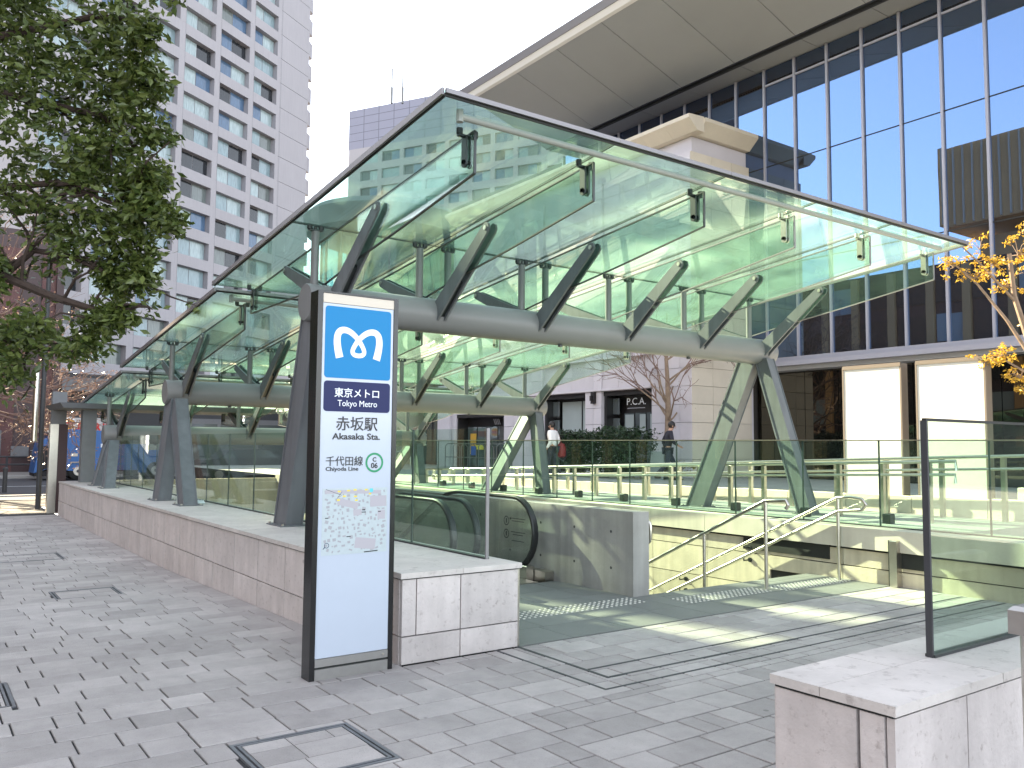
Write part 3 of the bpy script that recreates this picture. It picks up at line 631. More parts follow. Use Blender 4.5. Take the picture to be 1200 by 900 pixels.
rrect(-.617, 1.932, -.138, 2.405, .022, FY-.0015, FY).build('blue_panel', MT['blue'], sg)
rrect(-.617, 1.712, -.138, 1.912, .022, FY-.0015, FY).build('navy_panel', MT['navy'], sg)
# emblem: heart-shaped M drawn as one continuous stroke with square feet and a loop in the middle
def bez(p, n=14):
    out = []
    for i in range(0, len(p)-1, 3):
        a, b, c, d = [Vector(q) for q in p[i:i+4]]
        for k in range(n+(1 if i+4 >= len(p) else 0)):
            t = k/n; out.append(a*(1-t)**3+b*3*t*(1-t)**2+c*3*t*t*(1-t)+d*t**3)
    return out
LX, LZ = -.379, 2.165
ctr = [(-.133, -.098), (-.155, -.02), (-.175, .088), (-.103, .088), (-.045, .088), (.012, .02), (.034, -.025), (.056, -.066), (.030, -.078), (0, -.078), (-.030, -.078), (-.056, -.066), (-.034, -.025), (-.012, .02), (.045, .088), (.103, .088), (.175, .088), (.155, -.02), (.133, -.098)]
cl = bez(ctr); m = MB(); N = len(cl)
for i in range(N-1):
    def wd(i):
        q = abs(i/(N-1)-.5)*2; return .0155+.0115*max(0., (q-.35)/.65)
    def nr(i):
        d = (cl[min(i+1, N-1)]-cl[max(i-1, 0)]).normalized(); return Vector((-d.y, d.x))
    a0, a1 = cl[i]-nr(i)*wd(i), cl[i]+nr(i)*wd(i); b0, b1 = cl[i+1]-nr(i+1)*wd(i+1), cl[i+1]+nr(i+1)*wd(i+1)
    o = len(m.v); y = FY-.0024-.00001*i
    m.v += [(LX+p.x, y, LZ+p.y) for p in (a0, b0, b1, a1)]; m.f.append((o, o+1, o+2, o+3))
m.build('emblem', MT['pwhite'], sg)
ty = FY-.0022
text('station_text', '東京メトロ', MT['pwhite'], sg, (-.378, ty, 1.812), .066, width=.322, bold=.0006); text('station_text', 'Tokyo Metro', MT['pwhite'], sg, (-.376, ty, 1.748), .058, width=.285)
text('station_text', '赤坂駅', MT['pblack'], sg, (-.376, FY-.001, 1.597), .098, width=.30, bold=.0010); text('station_text', 'Akasaka Sta.', MT['pblack'], sg, (-.377, FY-.001, 1.530), .058, width=.345, bold=.0012)
text('line_text', '千代田線', MT['pblack'], sg, (-.460, FY-.001, 1.362), .068, width=.262, bold=.0004); text('line_text', 'Chiyoda Line', MT['pblack'], sg, (-.476, FY-.001, 1.325), .036, width=.23, bold=.0006)
m = MB(); o = 0; n = 40
for k in range(n):
    a = 2*PI*k/n; m.v += [(-.244+.066*math.cos(a), FY-.001, 1.377+.066*math.sin(a)), (-.244+.052*math.cos(a), FY-.001, 1.377+.052*math.sin(a))]
for k in range(n): q = (k+1) % n; m.f.append((2*k, 2*q, 2*q+1, 2*k+1))
m.build('line_ring', MT['pgreen'], sg)
text('line_text', 'C', MT['pblack'], sg, (-.244, FY-.001, 1.384), .040, bold=.001); text('line_text', '06', MT['pblack'], sg, (-.244, FY-.001, 1.340), .050, bold=.001)
mp = MB().box((-.608, FY-.0008, .782), (-.142, FY, 1.210)).build('map', MT['map'], sg)
rm = random.Random(21)
def patches(nm, m_, lst, y):
    b = MB()
    for (x, z, w, h, a) in lst:
        c, s = math.cos(a), math.sin(a); o = len(b.v)
        for dx, dz in ((-w, -h), (w, -h), (w, h), (-w, h)): b.v.append((x+dx*c-dz*s, y, z+dx*s+dz*c))
        b.f.append((o, o+1, o+2, o+3))
    o = b.build(nm, m_, mp); o['kind'] = 'stuff'; return o
L_ = []
for k in range(400):
    x = rm.uniform(-.59, -.16); z = rm.uniform(.80, 1.19); q_ = (x, z, rm.uniform(.004, .013), rm.uniform(.004, .012), rm.choice((.1, .1, .35, -.3)))
    if all(abs(x-p[0]) > q_[2]+p[2]+.006 or abs(z-p[1]) > q_[3]+p[3]+.006 for p in L_): L_.append(q_)
patches('block_print', MT['pgrey'], L_, FY-.0011)
patches('block_print', MT['pmauve'], [(-.43, 1.11, .075, .022, -.25), (-.21, 1.12, .06, .036, .02), (-.185, 1.03, .028, .03, 0), (-.30, .845, .075, .035, -.12), (-.36, 1.05, .03, .02, .1), (-.39, 1.185, .2, .012, -.02)], FY-.0012)
patches('label_print', MT['pyellow'], [(-.493, 1.19, .011, .005, 0), (-.427, 1.194, .011, .005, 0), (-.38, 1.198, .011, .005, 0), (-.30, 1.197, .011, .005, 0), (-.456, 1.158, .011, .005, 0), (-.377, 1.155, .011, .005, 0), (-.497, 1.135, .010, .006, 0), (-.37, 1.13, .010, .005, 0), (-.272, 1.17, .009, .005, 0)], FY-.0014)
patches('label_print', MT['pcyan'], [(-.262, 1.193, .012, .012, 0)], FY-.0014)
patches('label_print', MT['pblack'], [(-.258, .790, .05, .0035, .04), (-.315, 1.065, .011, .004, 0), (-.315, 1.05, .015, .003, 0), (-.575, 1.02, .012, .003, 0), (-.42, .895, .015, .003, 0), (-.20, 1.05, .010, .003, 0), (-.53, 1.185, .06, .0012, -.35), (-.49, 1.165, .03, .001, .9)], FY-.0014)
m = MB()
for k in range(24):
    a = 2*PI*k/24; m.v += [(-.572+.017*math.cos(a), FY-.0014, .845+.017*math.sin(a)), (-.572+.0135*math.cos(a), FY-.0014, .845+.0135*math.sin(a))]
for k in range(24): q = (k+1) % 24; m.f.append((2*k, 2*q, 2*q+1, 2*k+1))
o = len(m.v); m.v += [(-.586, FY-.0014, .836), (-.582, FY-.0014, .832), (-.596, FY-.0014, .820), (-.598, FY-.0014, .824)]; m.f.append((o, o+1, o+2, o+3))
m.build('label_print', MT['navy'], mp)

# ------------------------------------------------------------------ concrete wall between escalators and stairs
cwl = thing('concrete_wall', 'bare concrete wall with tie holes between the escalators and the stairs', 'wall', (3.27, 3, 0))
vv = [1.03, 2.2, 3.4, 4.6, 5.8, 7.0, 8.2]
for a, b in zip(vv[:-1], vv[1:]): piece('concrete_panel', MT['conc'], (3.16, a+.002, -3.5), (3.38, b-.002, .838), cwl)
m = MB()
for v in (1.36, 1.95, 2.55, 3.15, 3.8):
    for z in (.25, .62): m.tube([(3.1605, v, z), (3.1585, v, z)], .015, 10)
m.build('tie_hole', MT['hole'], cwl)
wh = thing('handrail', 'short stainless wall handrail end behind the concrete wall', 'handrail', (3.46, 1.2, 0), 'handrails')
MB().tube([(3.39, 1.12, .70)]+[(3.47, 1.12-.02*math.sin(t), .62+.1*math.cos(t)) for t in [i*PI/8 for i in range(0, 9)]]+[(3.47, 1.3, .44), (3.47, 5, -1.4)], .019, 10).build('rail', MT['inox'], wh, smooth=True)
# ------------------------------------------------------------------ escalators
def escalator(label, ul, ur):
    t = thing('escalator', label, 'escalator', ((ul+ur)/2, 3, 0), 'escalators going down')
    yt = 4.05; sl = .577
    for u, s in ((ul, 1), (ur, -1)):
        # glass side: rounded newel, level run, then the slope
        pts = []
        for k in range(13):
            a = PI/2+PI*k/12; pts.append((2.80+.36*math.cos(a), .50+.36*math.sin(a)))
        bot = [(2.80, .14), (yt, .14), (yt+6, .14-6*sl)]; top = [(yt+6.3, .86-6*sl), (yt+.4, .86-.06), (yt, .86)]
        g = MB().prism(pts+bot[1:]+top, 0, u-.006, u+.006).build('glass_side', MT['escglass'], t)
        path = [(u, 2.95, .115)]+[(u, 2.80+.40*math.cos(a), .50+.40*math.sin(a)) for a in [-PI/2-PI*k/14 for k in range(15)]]+[(u, yt, .90), (u, yt+.25, .865), (u, yt+.5, .76), (u, yt+6.4, .76-5.9*sl)]
        m = MB(); P_ = [Vector(p) for p in path]
        for i in range(len(P_)):
            d = (P_[min(i+1, len(P_)-1)]-P_[max(i-1, 0)]).normalized(); n = Vector((0, -d.z, d.y)); o = len(m.v)
            w, h = .039, .018
            m.v += [tuple(P_[i]+Vector((x, 0, 0))+n*y) for x, y in ((-w, -h), (-w*1.0, h*.4), (-w*.7, h), (w*.7, h), (w, h*.4), (w, -h))]
            if i:
                for k in range(6): k2 = (k+1) % 6; m.f.append((o-6+k, o-6+k2, o+k2, o+k))
        m.build('handrail', MT['blackrub'], t, smooth=True)
        MB().box((u-.05, 2.5, -.02), (u+.05, yt, .145), .01).hexa([(u-.05, yt, -.12), (u+.05, yt, -.12), (u+.05, yt+6, -.12-6*sl), (u-.05, yt+6, -.12-6*sl)], [(u-.05, yt, .145), (u+.05, yt, .145), (u+.05, yt+6, .145-6*sl), (u-.05, yt+6, .145-6*sl)]).build('skirt', MT['inox'], t)
    MB().box((ul+.06, 2.26, -.02), (ur-.06, 3.2, .004)).build('comb_plate', MT['inox'], t)
    for i in range(16):
        z = -.19*max(0, i-2); y = 3.2+i*.33; piece('step', MT['under'], (ul+.06, y, z-.25), (ur-.06, y+.32, z-.002), t)
escalator('left-hand escalator with black handrails next to the plinth glass', 1.15, 1.90)
e2 = escalator('right-hand escalator with black handrails beside the concrete wall', 2.20, 2.97)
E2 = [o for o in bpy.data.objects if o.name.startswith('escalator')][-1]
m = MB()
for (v, z) in ((2.95, .62), (2.95, .47)):
    for k in range(16):
        a, b = 2*PI*k/16, 2*PI*(k+1)/16; o = len(m.v); m.v += [(2.960, v+r*math.cos(q), z+r*math.sin(q)) for q, r in ((a, .055), (b, .055), (b, .043), (a, .043))]; m.f.append((o, o+1, o+2, o+3))
    o = len(m.v); m.v += [(2.960, v-.012, z-.025), (2.960, v+.012, z-.025), (2.960, v+.012, z+.028), (2.960, v-.012, z+.028)]; m.f.append((o, o+1, o+2, o+3))
for (v, z, w) in ((2.72, .655, .14), (2.72, .625, .12), (2.72, .50, .14), (2.72, .47, .1), (2.72, .40, .12)):
    o = len(m.v); m.v += [(2.960, v-w, z-.004), (2.960, v+w, z-.004), (2.960, v+w, z+.004), (2.960, v-w, z+.004)]; m.f.append((o, o+1, o+2, o+3))
m.build('notice_print', MT['pblack'], E2)['kind'] = 'stuff'
for a_, b_ in (((1.0, 2.26, -.02), (1.095, 4.05, .12)), ((1.96, 2.5, -.02), (2.14, 4.05, .143)), ((3.03, 2.3, -.02), (3.155, 4.05, .10))): MB().box(a_, b_).build('filler_panel', MT['inox'], E2)
# ------------------------------------------------------------------ stair handrails
ha = thing('handrail', 'single stainless handrail down the middle of the stairs with hooked top end', 'handrail', (4.71, .6, 0), 'handrails')
MB().tube([(4.71, .36, .86), (4.71, .33, .90), (4.71, .36, .945), (4.71, .62, .93)]+[(4.71, .62+.31*k, .93-.152*k) for k in range(1, 14)], .021, 12).build('rail', MT['inox'], ha, smooth=True)
for (v, z) in ((.62, 0), (1.48, -.33), (2.4, -.81)):
    MB().tube([(4.71, v, z-.35 if z else 0), (4.71, v, .93-.49*(v-.62))], .02, 12).build('post', MT['inox'], ha, smooth=True)
hb = thing('handrail', 'two-tier stainless handrail with looped end along the sunlit stair wall', 'handrail', (5.92, .6, 0), 'handrails')
s_ = -.49
path = [(5.92, .55+.31*k, .93-.152*k) for k in range(12, -1, -1)]+[(5.92, .38, .945), (5.92, .25, .93), (5.92, .195, .87), (5.92, .25, .81), (5.92, .38, .795)]+[(5.92, .55+.31*k, .775-.152*k) for k in range(0, 13)]
MB().tube(path, .02, 12).build('rail', MT['inox'], hb, smooth=True)
MB().tube([(5.92, .55, 0), (5.92, .55, .93)], .02, 12).build('post', MT['inox'], hb, smooth=True)
for v in (1.9, 3.0, 4.2):
    for z0 in (.93, .775):
        z = z0+s_*(v-.55)-.05; m = MB().tube([(5.92, v, z+.04), (5.92, v, z), (6.0, v, z), (6.05, v, z)], .009, 6).tube([(6.03, v, z), (6.052, v, z)], .03, 10); m.build('wall_bracket', MT['darksteel'], hb)
# ramp railing on the plaza
ra = thing('ramp_railing', 'long two-rail stainless ramp railing behind the plaza glass', 'railing', (8.2, 4, .52), 'plaza ramp railings')
def ramp(t, u, v0, v1, z0, z1, nposts, dz=.17):
    zz = lambda v: z0+(z1-z0)*(v-v0)/(v1-v0)
    MB().tube([(u, v0, zz(v0)-.12), (u, v0, zz(v0)), (u, v1, zz(v1))], .024, 10).build('rail', MT['inox'], t, smooth=True)
    MB().tube([(u-.06, v0-.02, zz(v0)-.28), (u-.06, v0-.02, zz(v0)-dz), (u-.06, v1, zz(v1)-dz)], .019, 10).build('rail', MT['inox'], t, smooth=True)
    for k in range(nposts):
        v = v0+.35+(v1-v0-.4)*k/(nposts-1); MB().box((u-.03, v-.03, .52), (u+.03, v+.03, zz(v)-.02)).build('post', MT['inox'], t)
        MB().tube([(u, v, zz(v)-dz-.05), (u-.06, v, zz(v)-dz-.03), (u-.06, v, zz(v)-dz)], .008, 6).build('rail_bracket', MT['inox'], t)
ramp(ra, 8.2, .34, 14., 1.34, .86, 21)
rb = thing('ramp_railing', 'outer stainless ramp railing farther back, ending before the right white panel', 'railing', (9.3, 4, .52), 'plaza ramp railings')
ramp(rb, 9.3, -.1, 15.5, 1.42, .80, 19)
kb2 = thing('ramp_kerb', 'low pale stone kerb of the ramp behind the plaza railing', 'kerb', (9.5, 4, .52))
for k in range(15): piece('kerb_stone', MT['coping'], (9.55, -.5+k*1.1, .52), (9.75, -.5+k*1.1+1.09, .80-.012*k), kb2)
for k in range(10): 
    b_ = MB().box((7.6, .9+k*1.25, .525), (7.71, 1.01+k*1.25, .65), .01); tag(b_.build('floor_light', MT['darksteel']), ORD[k]+' small dark box floor light inside the plaza glass, counted from the right', 'floor light', 'floor lights along the plaza edge')
# ------------------------------------------------------------------ glass office building with deep roof overhang
gb = thing('glass_building', 'modern office building of reflecting glass tinted sky blue under a wide grey roof overhang', 'building', (24, 8, .5))
GU = 20.
MB().box((GU+.35, -14, .52), (34, 34, 14.1)).build('body', MT['dkgrey'], gb)
mv = [5.15+1.183*k for k in range(-9, 16)]
for k in range(len(mv)-1):
    a, b = mv[k], mv[k+1]
    zs = [4.35, 7.42, 10.79, 13.55, 14.12] if b < 12.6 else [4.35, 7.42, 10.79, 14.12]
    for z0, z1 in zip(zs[:-1], zs[1:]): piece('glass_pane', MT['curtain'], (GU, a+.03, z0+.006), (GU+.03, b-.03, z1-.006), gb).rotation_euler = (0, R.uniform(-.0012, .0012), R.uniform(-.0016, .0016))
    for z in (7.42, 10.79): piece('seal', MT['joint'], (GU-.012, a+.036, z-.016), (GU+.01, b-.036, z+.016), gb)
    if b < 12.6: piece('transom', MT['mull'], (GU-.05, a+.045, 13.52), (GU+.02, b-.045, 13.58), gb)
    if a > 12.7: continue
    piece('glass_pane', MT['lowglass'], (GU+.25, a+.01, .56), (GU+.28, b-.01, 3.95), gb)
for v in mv: piece('mullion', MT['mull'], (GU-.07, v-.035, 4.36), (GU+.05, v+.035, 14.13), gb)
MB().box((GU-.55, -14, 4.06), (GU+.3, 12.9, 4.20)).box((GU-.3, -14, 4.20), (GU+.05, 12.9, 4.355)).build('band', MT['mull'], gb)
MB().box((GU-.3, -14, 3.93), (GU+.3, 12.9, 4.06)).build('band_underside', MT['soffit'], gb)
# roof overhang: panels, groove, fascia
sv = [22.7, 19.6, 17.25, 14.9, 12.55, 10.2, 7.85, 5.5, 3.15, .8, -1.55]
def slant(nm, m, u0, z0, u1, z1, va, vb, th=.05):
    return MB().hexa([(u0, va, z0), (u1, va, z1), (u1, vb, z1), (u0, vb, z0)], [(u0, va, z0+th), (u1, va, z1+th), (u1, vb, z1+th), (u0, vb, z0+th)]).build(nm, m, gb)
for a, b in zip(sv[1:], sv[:-1]):
    slant('soffit_panel', MT['soffit'], 15.06, 15.38, 18.83, 14.17, a+.012, b-.012); piece('soffit_panel', MT['soffit'], (19.12, a+.012, 14.14), (21, b-.012, 14.2), gb)
slant('groove', MT['groove'], 15.0, 15.47, 19.2, 14.23, -1.6, 22.75, .02); MB().box((18.85, -1.6, 14.205), (34, 22.75, 14.22)).build('groove', MT['groove'], gb)
MB().box((18.83, -1.55, 14.15), (18.9, 22.7, 14.2)).box((19.05, -1.55, 14.12), (19.12, 22.7, 14.2)).build('groove_edge', MT['dkgrey'], gb)
MB().hexa([(14.92, -1.6, 15.40), (15.05, -1.6, 15.37), (15.05, 22.8, 15.37), (14.92, 22.8, 15.40)], [(14.80, -1.6, 15.56), (15.05, -1.6, 15.56), (15.05, 22.9, 15.56), (14.80, 22.9, 15.56)]).build('fascia', MT['fascia'], gb)
MB().hexa([(14.76, -1.6, 15.565), (34, -1.6, 15.565), (34, 22.9, 15.565), (14.76, 22.9, 15.565)], [(14.60, -1.6, 15.74), (34, -1.6, 15.74), (34, 23.05, 15.74), (14.60, 23.05, 15.74)]).build('roof_edge', MT['mull'], gb)
# two glowing-white lantern boxes on the plaza
for (a, b, lab) in ((2.92, 4.06, 'left of two tall blank white lantern panels before the dark lobby glass'), (1.48, 2.64, 'right of two tall blank white lantern panels, nearer the yellow tree')):
    p = thing('lantern_panel', lab, 'display panel', (11.6, (a+b)/2, .52), 'white lantern panels on the plaza')
    MB().box((11.52, a, .52), (11.72, b, 3.02)).build('body', MT['lbframe'], p); MB().box((11.50, a+.02, .62), (11.525, b-.02, 2.96)).build('face', MT['lightbox'], p)
    MB().box((11.48, a, 2.96), (11.53, b, 3.03)).build('top_frame', MT['lbframe'], p); MB().box((11.49, a-.012, .52), (11.56, a+.02, 3.0)).box((11.49, b-.02, .52), (11.56, b+.012, 3.0)).build('side_frame', MT['lbframe'], p)
# ------------------------------------------------------------------ stone building with the P.C.A. shop
sb = thing('stone_building', 'pale stone building with dark framed shop windows and a cornice', 'building', (19, 20, .5))
SU = 17.2; V0, V1 = 12.95, 27.4
MB().box((SU+.62, V0+.12, .5), (GU+.3, V1, 11.5)).box((SU+.12, V0+.12, 3.5), (SU+.62, V1, 11.5)).build('core', MT['stone'], sb)
holes = [(14.7, 17.18, .52, 3.42), (18.06, 20.6, .52, 3.42), (23.3, 27.0, .52, 2.85)]
def cut(v0, v1, z0, z1):
    """facade blocks between the openings"""
    for (a, b, c, d) in holes:
        if v0 < b-.02 and v1 > a+.02 and z0 < d-.02 and z1 > c+.02: return True
    return False
r = random.Random(12)
zc = [.52+.58*k for k in range(20)]
vs = sorted(set([V0, 13.45, 14.05, 14.70, 15.53, 16.35, 17.18, 17.62, 18.06, 18.9, 19.75, 20.6, 21.3, 22.0, 22.65, 23.3, 24.2, 25.1, 26.05, 27.0, 27.4]))
for i in range(len(zc)-1):
    z0, z1 = zc[i], zc[i+1]
    if z1 > 11.5: break
    for a, b in zip(vs[:-1], vs[1:]):
        if cut(a, b, z0, z1):
            top = [d for (p, q, c, d) in holes if a < q-.02 and b > p+.02][0]
            if z1 > top+.05 and z0 < top: piece('stone_block', MT['stone'], (SU, a+.006, top), (SU+.13, b-.006, z1-.006), sb)
            continue
        pil = (a >= 17.17 and b <= 18.07) or b <= 14.71 or (a > 20.5 and b < 21.4)
        off = -.09 if pil and z1 < 11 else (r.uniform(-.002, .002))
        if not pil and i in (5, 7): off = -.05
        piece('stone_block', MT['stone'], (SU+off, a+.006, z0+.006), (SU+.13, b-.006, z1-.006), sb)
    for a, b in ((SU-.08, 18.1), (18.1, 19.1), (19.1, GU)): piece('stone_block', MT['stonewarmlit'], (a+.006, V0-.01, z0+.006), (b-.006, V0+.12, z1-.006), sb)
for k in range(14):
    a, b = V0-.35+k*1.06, V0-.35+k*1.06+1.055
    MB().prism([(SU-.12, 11.52), (SU-.5, 11.86), (SU-.5, 11.98), (SU+.2, 12.02), (SU+.2, 11.52)], 1, a, b).build('cornice', MT['stonewarmlit'], sb)
MB().prism([(V0-.05, 11.52), (V0-.42, 11.86), (V0-.42, 11.98), (V0+.2, 12.02), (V0+.2, 11.52)], 0, SU+.2, GU+.1).build('cornice', MT['stonewarmlit'], sb)
for z in (3.44, 4.55, 5.7): MB().box((SU-.16, 14.72, z), (SU, 27.3, z+.07)).build('string_course', MT['stone'], sb)
for (a, b, c, d) in holes:
    d_ = .55
    MB().box((SU+d_, a, c), (SU+d_+.05, b, d)).build('back_panel', MT['shopdark'], sb)
    MB().box((SU+.02, a, d-.16), (SU+d_, b, d)).box((SU+.05, a, c), (SU+d_, a+.12, d-.16)).box((SU+.05, b-.12, c), (SU+d_, b, d-.16)).build('frame', MT['shopdark'], sb)
# shop window: blind panes and muntins
w = MB().box((SU+.42, 18.42, 2.0), (SU+.44, 18.78, 3.16)).build('pane', MT['blind'], sb); MB().box((SU+.42, 18.86, 2.0), (SU+.44, 19.98, 3.16)).build('pane', MT['blind'], sb)
for z in (1.15, 1.85, 2.55): piece('muntin', MT['shopdark'], (SU+.30, 20.02, z), (SU+.34, 20.48, z+.06), sb)
for k, z in enumerate((.56, 1.22, 1.92, 2.62)): piece('pane', MT['shopglass'], (SU+.33, 20.06, z), (SU+.35, 20.46, z+.56), sb)
for k, z in enumerate((.56, 1.22, 1.92, 2.62)): piece('pane', MT['shopglass'], (SU+.33, 16.7, z), (SU+.35, 17.04, z+.56), sb)
for a in (15.0, 15.55, 16.1): piece('pane', MT['shopglass'], (SU+.46, a, .6), (SU+.48, a+.48, 2.65), sb); 
for a, b in ((15.52, 15.80), (16.1, 16.52), (14.98, 15.3)): piece('pane', MT['blind'], (SU+.44, a, 1.9), (SU+.455, b, 2.6), sb)
text('shop_name', 'P.C.A.', MT['pwhite'], sb, (SU+.30, 15.83, 2.93), .34, rot=(PI/2, 0, -PI/2), width=.92)
MB().box((SU+.298, 15.4, 2.80), (SU+.302, 16.26, 2.825)).build('small_print', MT['pgrey'], sb)
MB().box((SU-.22, 17.46, 3.0), (SU-.09, 17.62, 3.42)).box((SU-.30, 17.50, 3.1), (SU-.2, 17.58, 3.28)).build('wall_lamp', MT['shopdark'], sb)
# dark shop at the far end
for a in (24.15, 23.42):
    m = MB()
    for k in range(4): m.prism([(a+.12*k, 2.38), (a+.12*k+.06, 2.38), (a+.12*k+.2, 2.62), (a+.12*k+.14, 2.62)], 0, SU+.43, SU+.435)
    m.build('striped_print', MT['pgrey'], sb)
for k, a in enumerate((23.6, 24.4, 25.2, 26.0)): piece('pane', MT['shopglass'], (SU+.44, a, .6), (SU+.46, a+.72, 2.3), sb)
MB().box((SU+.40, 26.0, 1.1), (SU+.42, 26.45, 2.0)).build('poster', MT['orange'], sb); MB().box((SU+.39, 26.0, 1.05), (SU+.40, 26.4, 1.45)).build('poster', MT['bblue'], sb); MB().box((SU+.395, 25.4, 1.3), (SU+.405, 26.0, 1.5)).build('poster', MT['pyellow'], sb)
# pier and dim arcade beyond
ar = thing('arcade_building', 'dim arcade building with a pale pier beyond the dark shop', 'building', (18, 33, .5))
MB().box((SU+1.2, 27.5, .5), (26, 44, 4.2)).build('body', MT['dkgrey'], ar); MB().box((SU-.1, 27.45, .5), (SU+.5, 28.5, 4.2)).build('pier', MT['stone'], ar); MB().box((SU+.2, 28.6, 3.4), (SU+1.2, 44, 4.2)).build('fascia', MT['midgrey'], ar)
for k in range(6): piece('pane', MT['shopglass'], (SU+1.17, 28.8+k*2.4, .7), (SU+1.2, 28.8+k*2.4+2.2, 3.2), ar)
er = thing('stair_railing', 'pale sloping double handrails of a stair by the dim arcade', 'railing', (15.6, 29, .5))
for dz in (0, .45): MB().tube([(16.0, 27.6, 1.95-dz), (15.6, 28.3, 1.75-dz), (14.0, 31.5, .95-dz*.8)], .03, 8).build('rail', MT['inox'], er)
MB().tube([(15.6, 28.3, .52), (15.6, 28.3, 1.75)], .03, 8).build('post', MT['inox'], er)
# bicycle rack silhouettes: pale metal frames by the dark shop
for k in range(7):
    b = MB(); u, v = 15.2, 20.9+.62*k
    b.tube([(u, v, .52), (u, v, 1.45), (u+.12, v, 1.55), (u+.55, v, 1.55), (u+.7, v, 1.4), (u+.7, v, .52)], .02, 6).tube([(u, v, 1.0), (u+.7, v, 1.0)], .015, 6)
    tag(b.build('bicycle_stand', MT['alu']), ORD[k]+' slim metal bicycle stand hoop by the dark shop, counted from the right', 'bicycle stand', 'bicycle stands by the dark shop')
# round pavilion
rp = thing('round_pavilion', 'round pavilion with flat overhanging grey roof and teal glass drum behind the canopy', 'building', (17.6, 35.2, 0))
cx, cy = 17.6, 35.2
MB().tube([(cx, cy, .5), (cx, cy, 9.4)], 3.3, 40).build('drum_base', MT['rotcone'], rp, smooth=True)
MB().tube([(cx, cy, 9.4), (cx, cy, 12.3)], [3.3, 3.3], 40, cap=False).build('glass_drum', MT['rotglass'], rp, smooth=True)
MB().tube([(cx, cy, 9.4), (cx, cy, 11.2), (cx, cy, 12.3)], [.8, .9, 2.6], 28).build('core', MT['rotcone'], rp, smooth=True)
MB().tube([(cx, cy, 12.2), (cx, cy, 12.5), (cx, cy, 13.4), (cx, cy, 13.75), (cx, cy, 13.8)], [3.3, 4.1, 4.3, 3.9, .1], 48).build('roof', MT['rotroof'], rp, smooth=True)
for k in range(16):
    a = 2*PI*k/16; MB().tube([(cx+3.31*math.cos(a), cy+3.31*math.sin(a), 9.4), (cx+3.31*math.cos(a), cy+3.31*math.sin(a), 12.4)], .06, 6).build('drum_mullion', MT['alu'], rp)
# ------------------------------------------------------------------ towers
def tower(name, label, P, d, depth, joints, cols, zrow, ztop, m_wall, m_line, win, blank, bays, frame_m, top_blank=None):
    """P: point at face coordinate 0; d: unit direction along the face; joints: face coordinates of pier lines"""
    t = thing(name, label, 'tower', (P[0], P[1], 0), 'white office towers')
    d = Vector((d[0], d[1], 0)).normalized(); n = Vector((d.y, -d.x, 0))
    if n.dot(CAM-Vector((P[0], P[1], 0))) < 0: n = -n
    rot = math.atan2(d.y, d.x); C0 = Vector((P[0], P[1], 0))
    # local frame: x along d, y towards the viewer (or away), z up
    sy = 1 if Vector((-d.y, d.x, 0)).dot(n) > 0 else -1
    def loc(k, out, z): return C0+d*k+n*out+Vector((0, 0, z))
    def bx(nm, m, k0, k1, o0, o1, z0, z1, par=None, uni=True, **kw):
        c = loc((k0+k1)/2, (o0+o1)/2, (z0+z1)/2)
        return put(nm, unit(nm, m), par or t, loc=c, scale=(abs(k1-k0), abs(o1-o0), abs(z1-z0)), rot=(0, 0, rot), **kw)
    kmin, kmax = joints[0], blank
    bx('body', m_wall, kmin, kmax, -depth, -.75, -1, ztop)
    # facade: spandrel bands and piers proud of the recessed windows
    wk0, wk1, wh0, wh1 = win
    zs = [zrow+cols*k for k in range(int((ztop-zrow)/cols)+1)]
    zb = zs[0]-cols+wh1
    return t, bx, loc, d, n, rot, zs, kmin, kmax
# tower on the left
Pt = (31.77, 90.75); a_ = math.radians(35.6+22); dl = (math.sin(a_), math.cos(a_))
T1, bx, loc, d_, n_, rot_, zs, k0, k1 = tower('office_tower', 'tall white office tower with rows of wide windows behind the foreground tree', Pt, dl, 26, [-31.4], 2.985, 10.2, 84, MT['tower'], None, (0, 0, 0, 0), 5.0, None, None)
FL = 2.985; J = [-31.6, -26.4, -21.2, -16.05, -10.9, -5.45, -.55]
ZW0 = 28.35-FL*9   # window head heights
heads = [ZW0+FL*k for k in range(1, 26)]
for h in heads:
    if h > 80: break
    # spandrel above this window up to the next sill
    bx('spandrel', MT['tower'], k0, J[-1], -.75, 0., h+.0, h+1.13)
    for a, b in zip(J[:-1], J[1:]):
        bx('pier', MT['tower'], b-.62, b+.18 if b < -1 else b, -.75, -.002, h-1.85, h) if True else None
        q = inview(loc((a+b)/2, 0, h-1), 10)
        if q is None: continue
        w = bx('window', MT['towerframe'], a+.18, b-.62, -.75, -.62, h-1.85, h)
        mid = (a+b)/2-.2
        for (p, q_) in ((a+.24, mid-.05), (mid+.05, b-.68)): bx('pane', MT['pane'], p, q_, -.62, -.585, h-1.80, h-.05, par=w)
        
    bx('blank_panel', MT['tower'], J[-1]+.02, k1, -.75, -.0, h-1.85+.02, h+1.13-.02)
for j in J: bx('joint_line', MT['towerframe'], j+.14, j+.20, -.1, .006, 0, 82)
# curved bays on the far corner
for h in heads:
    if h > 80: break
    c = [loc(k1, -.4, h-1.5), loc(k1+2.0, -1.0, h-1.5), loc(k1+2.0, -2.6, h-1.5), loc(k1, -3.4, h-1.5)]
    MB().hexa(c, [p+Vector((0, 0, 1.9)) for p in c]).build('bay', MT['tower'], T1)
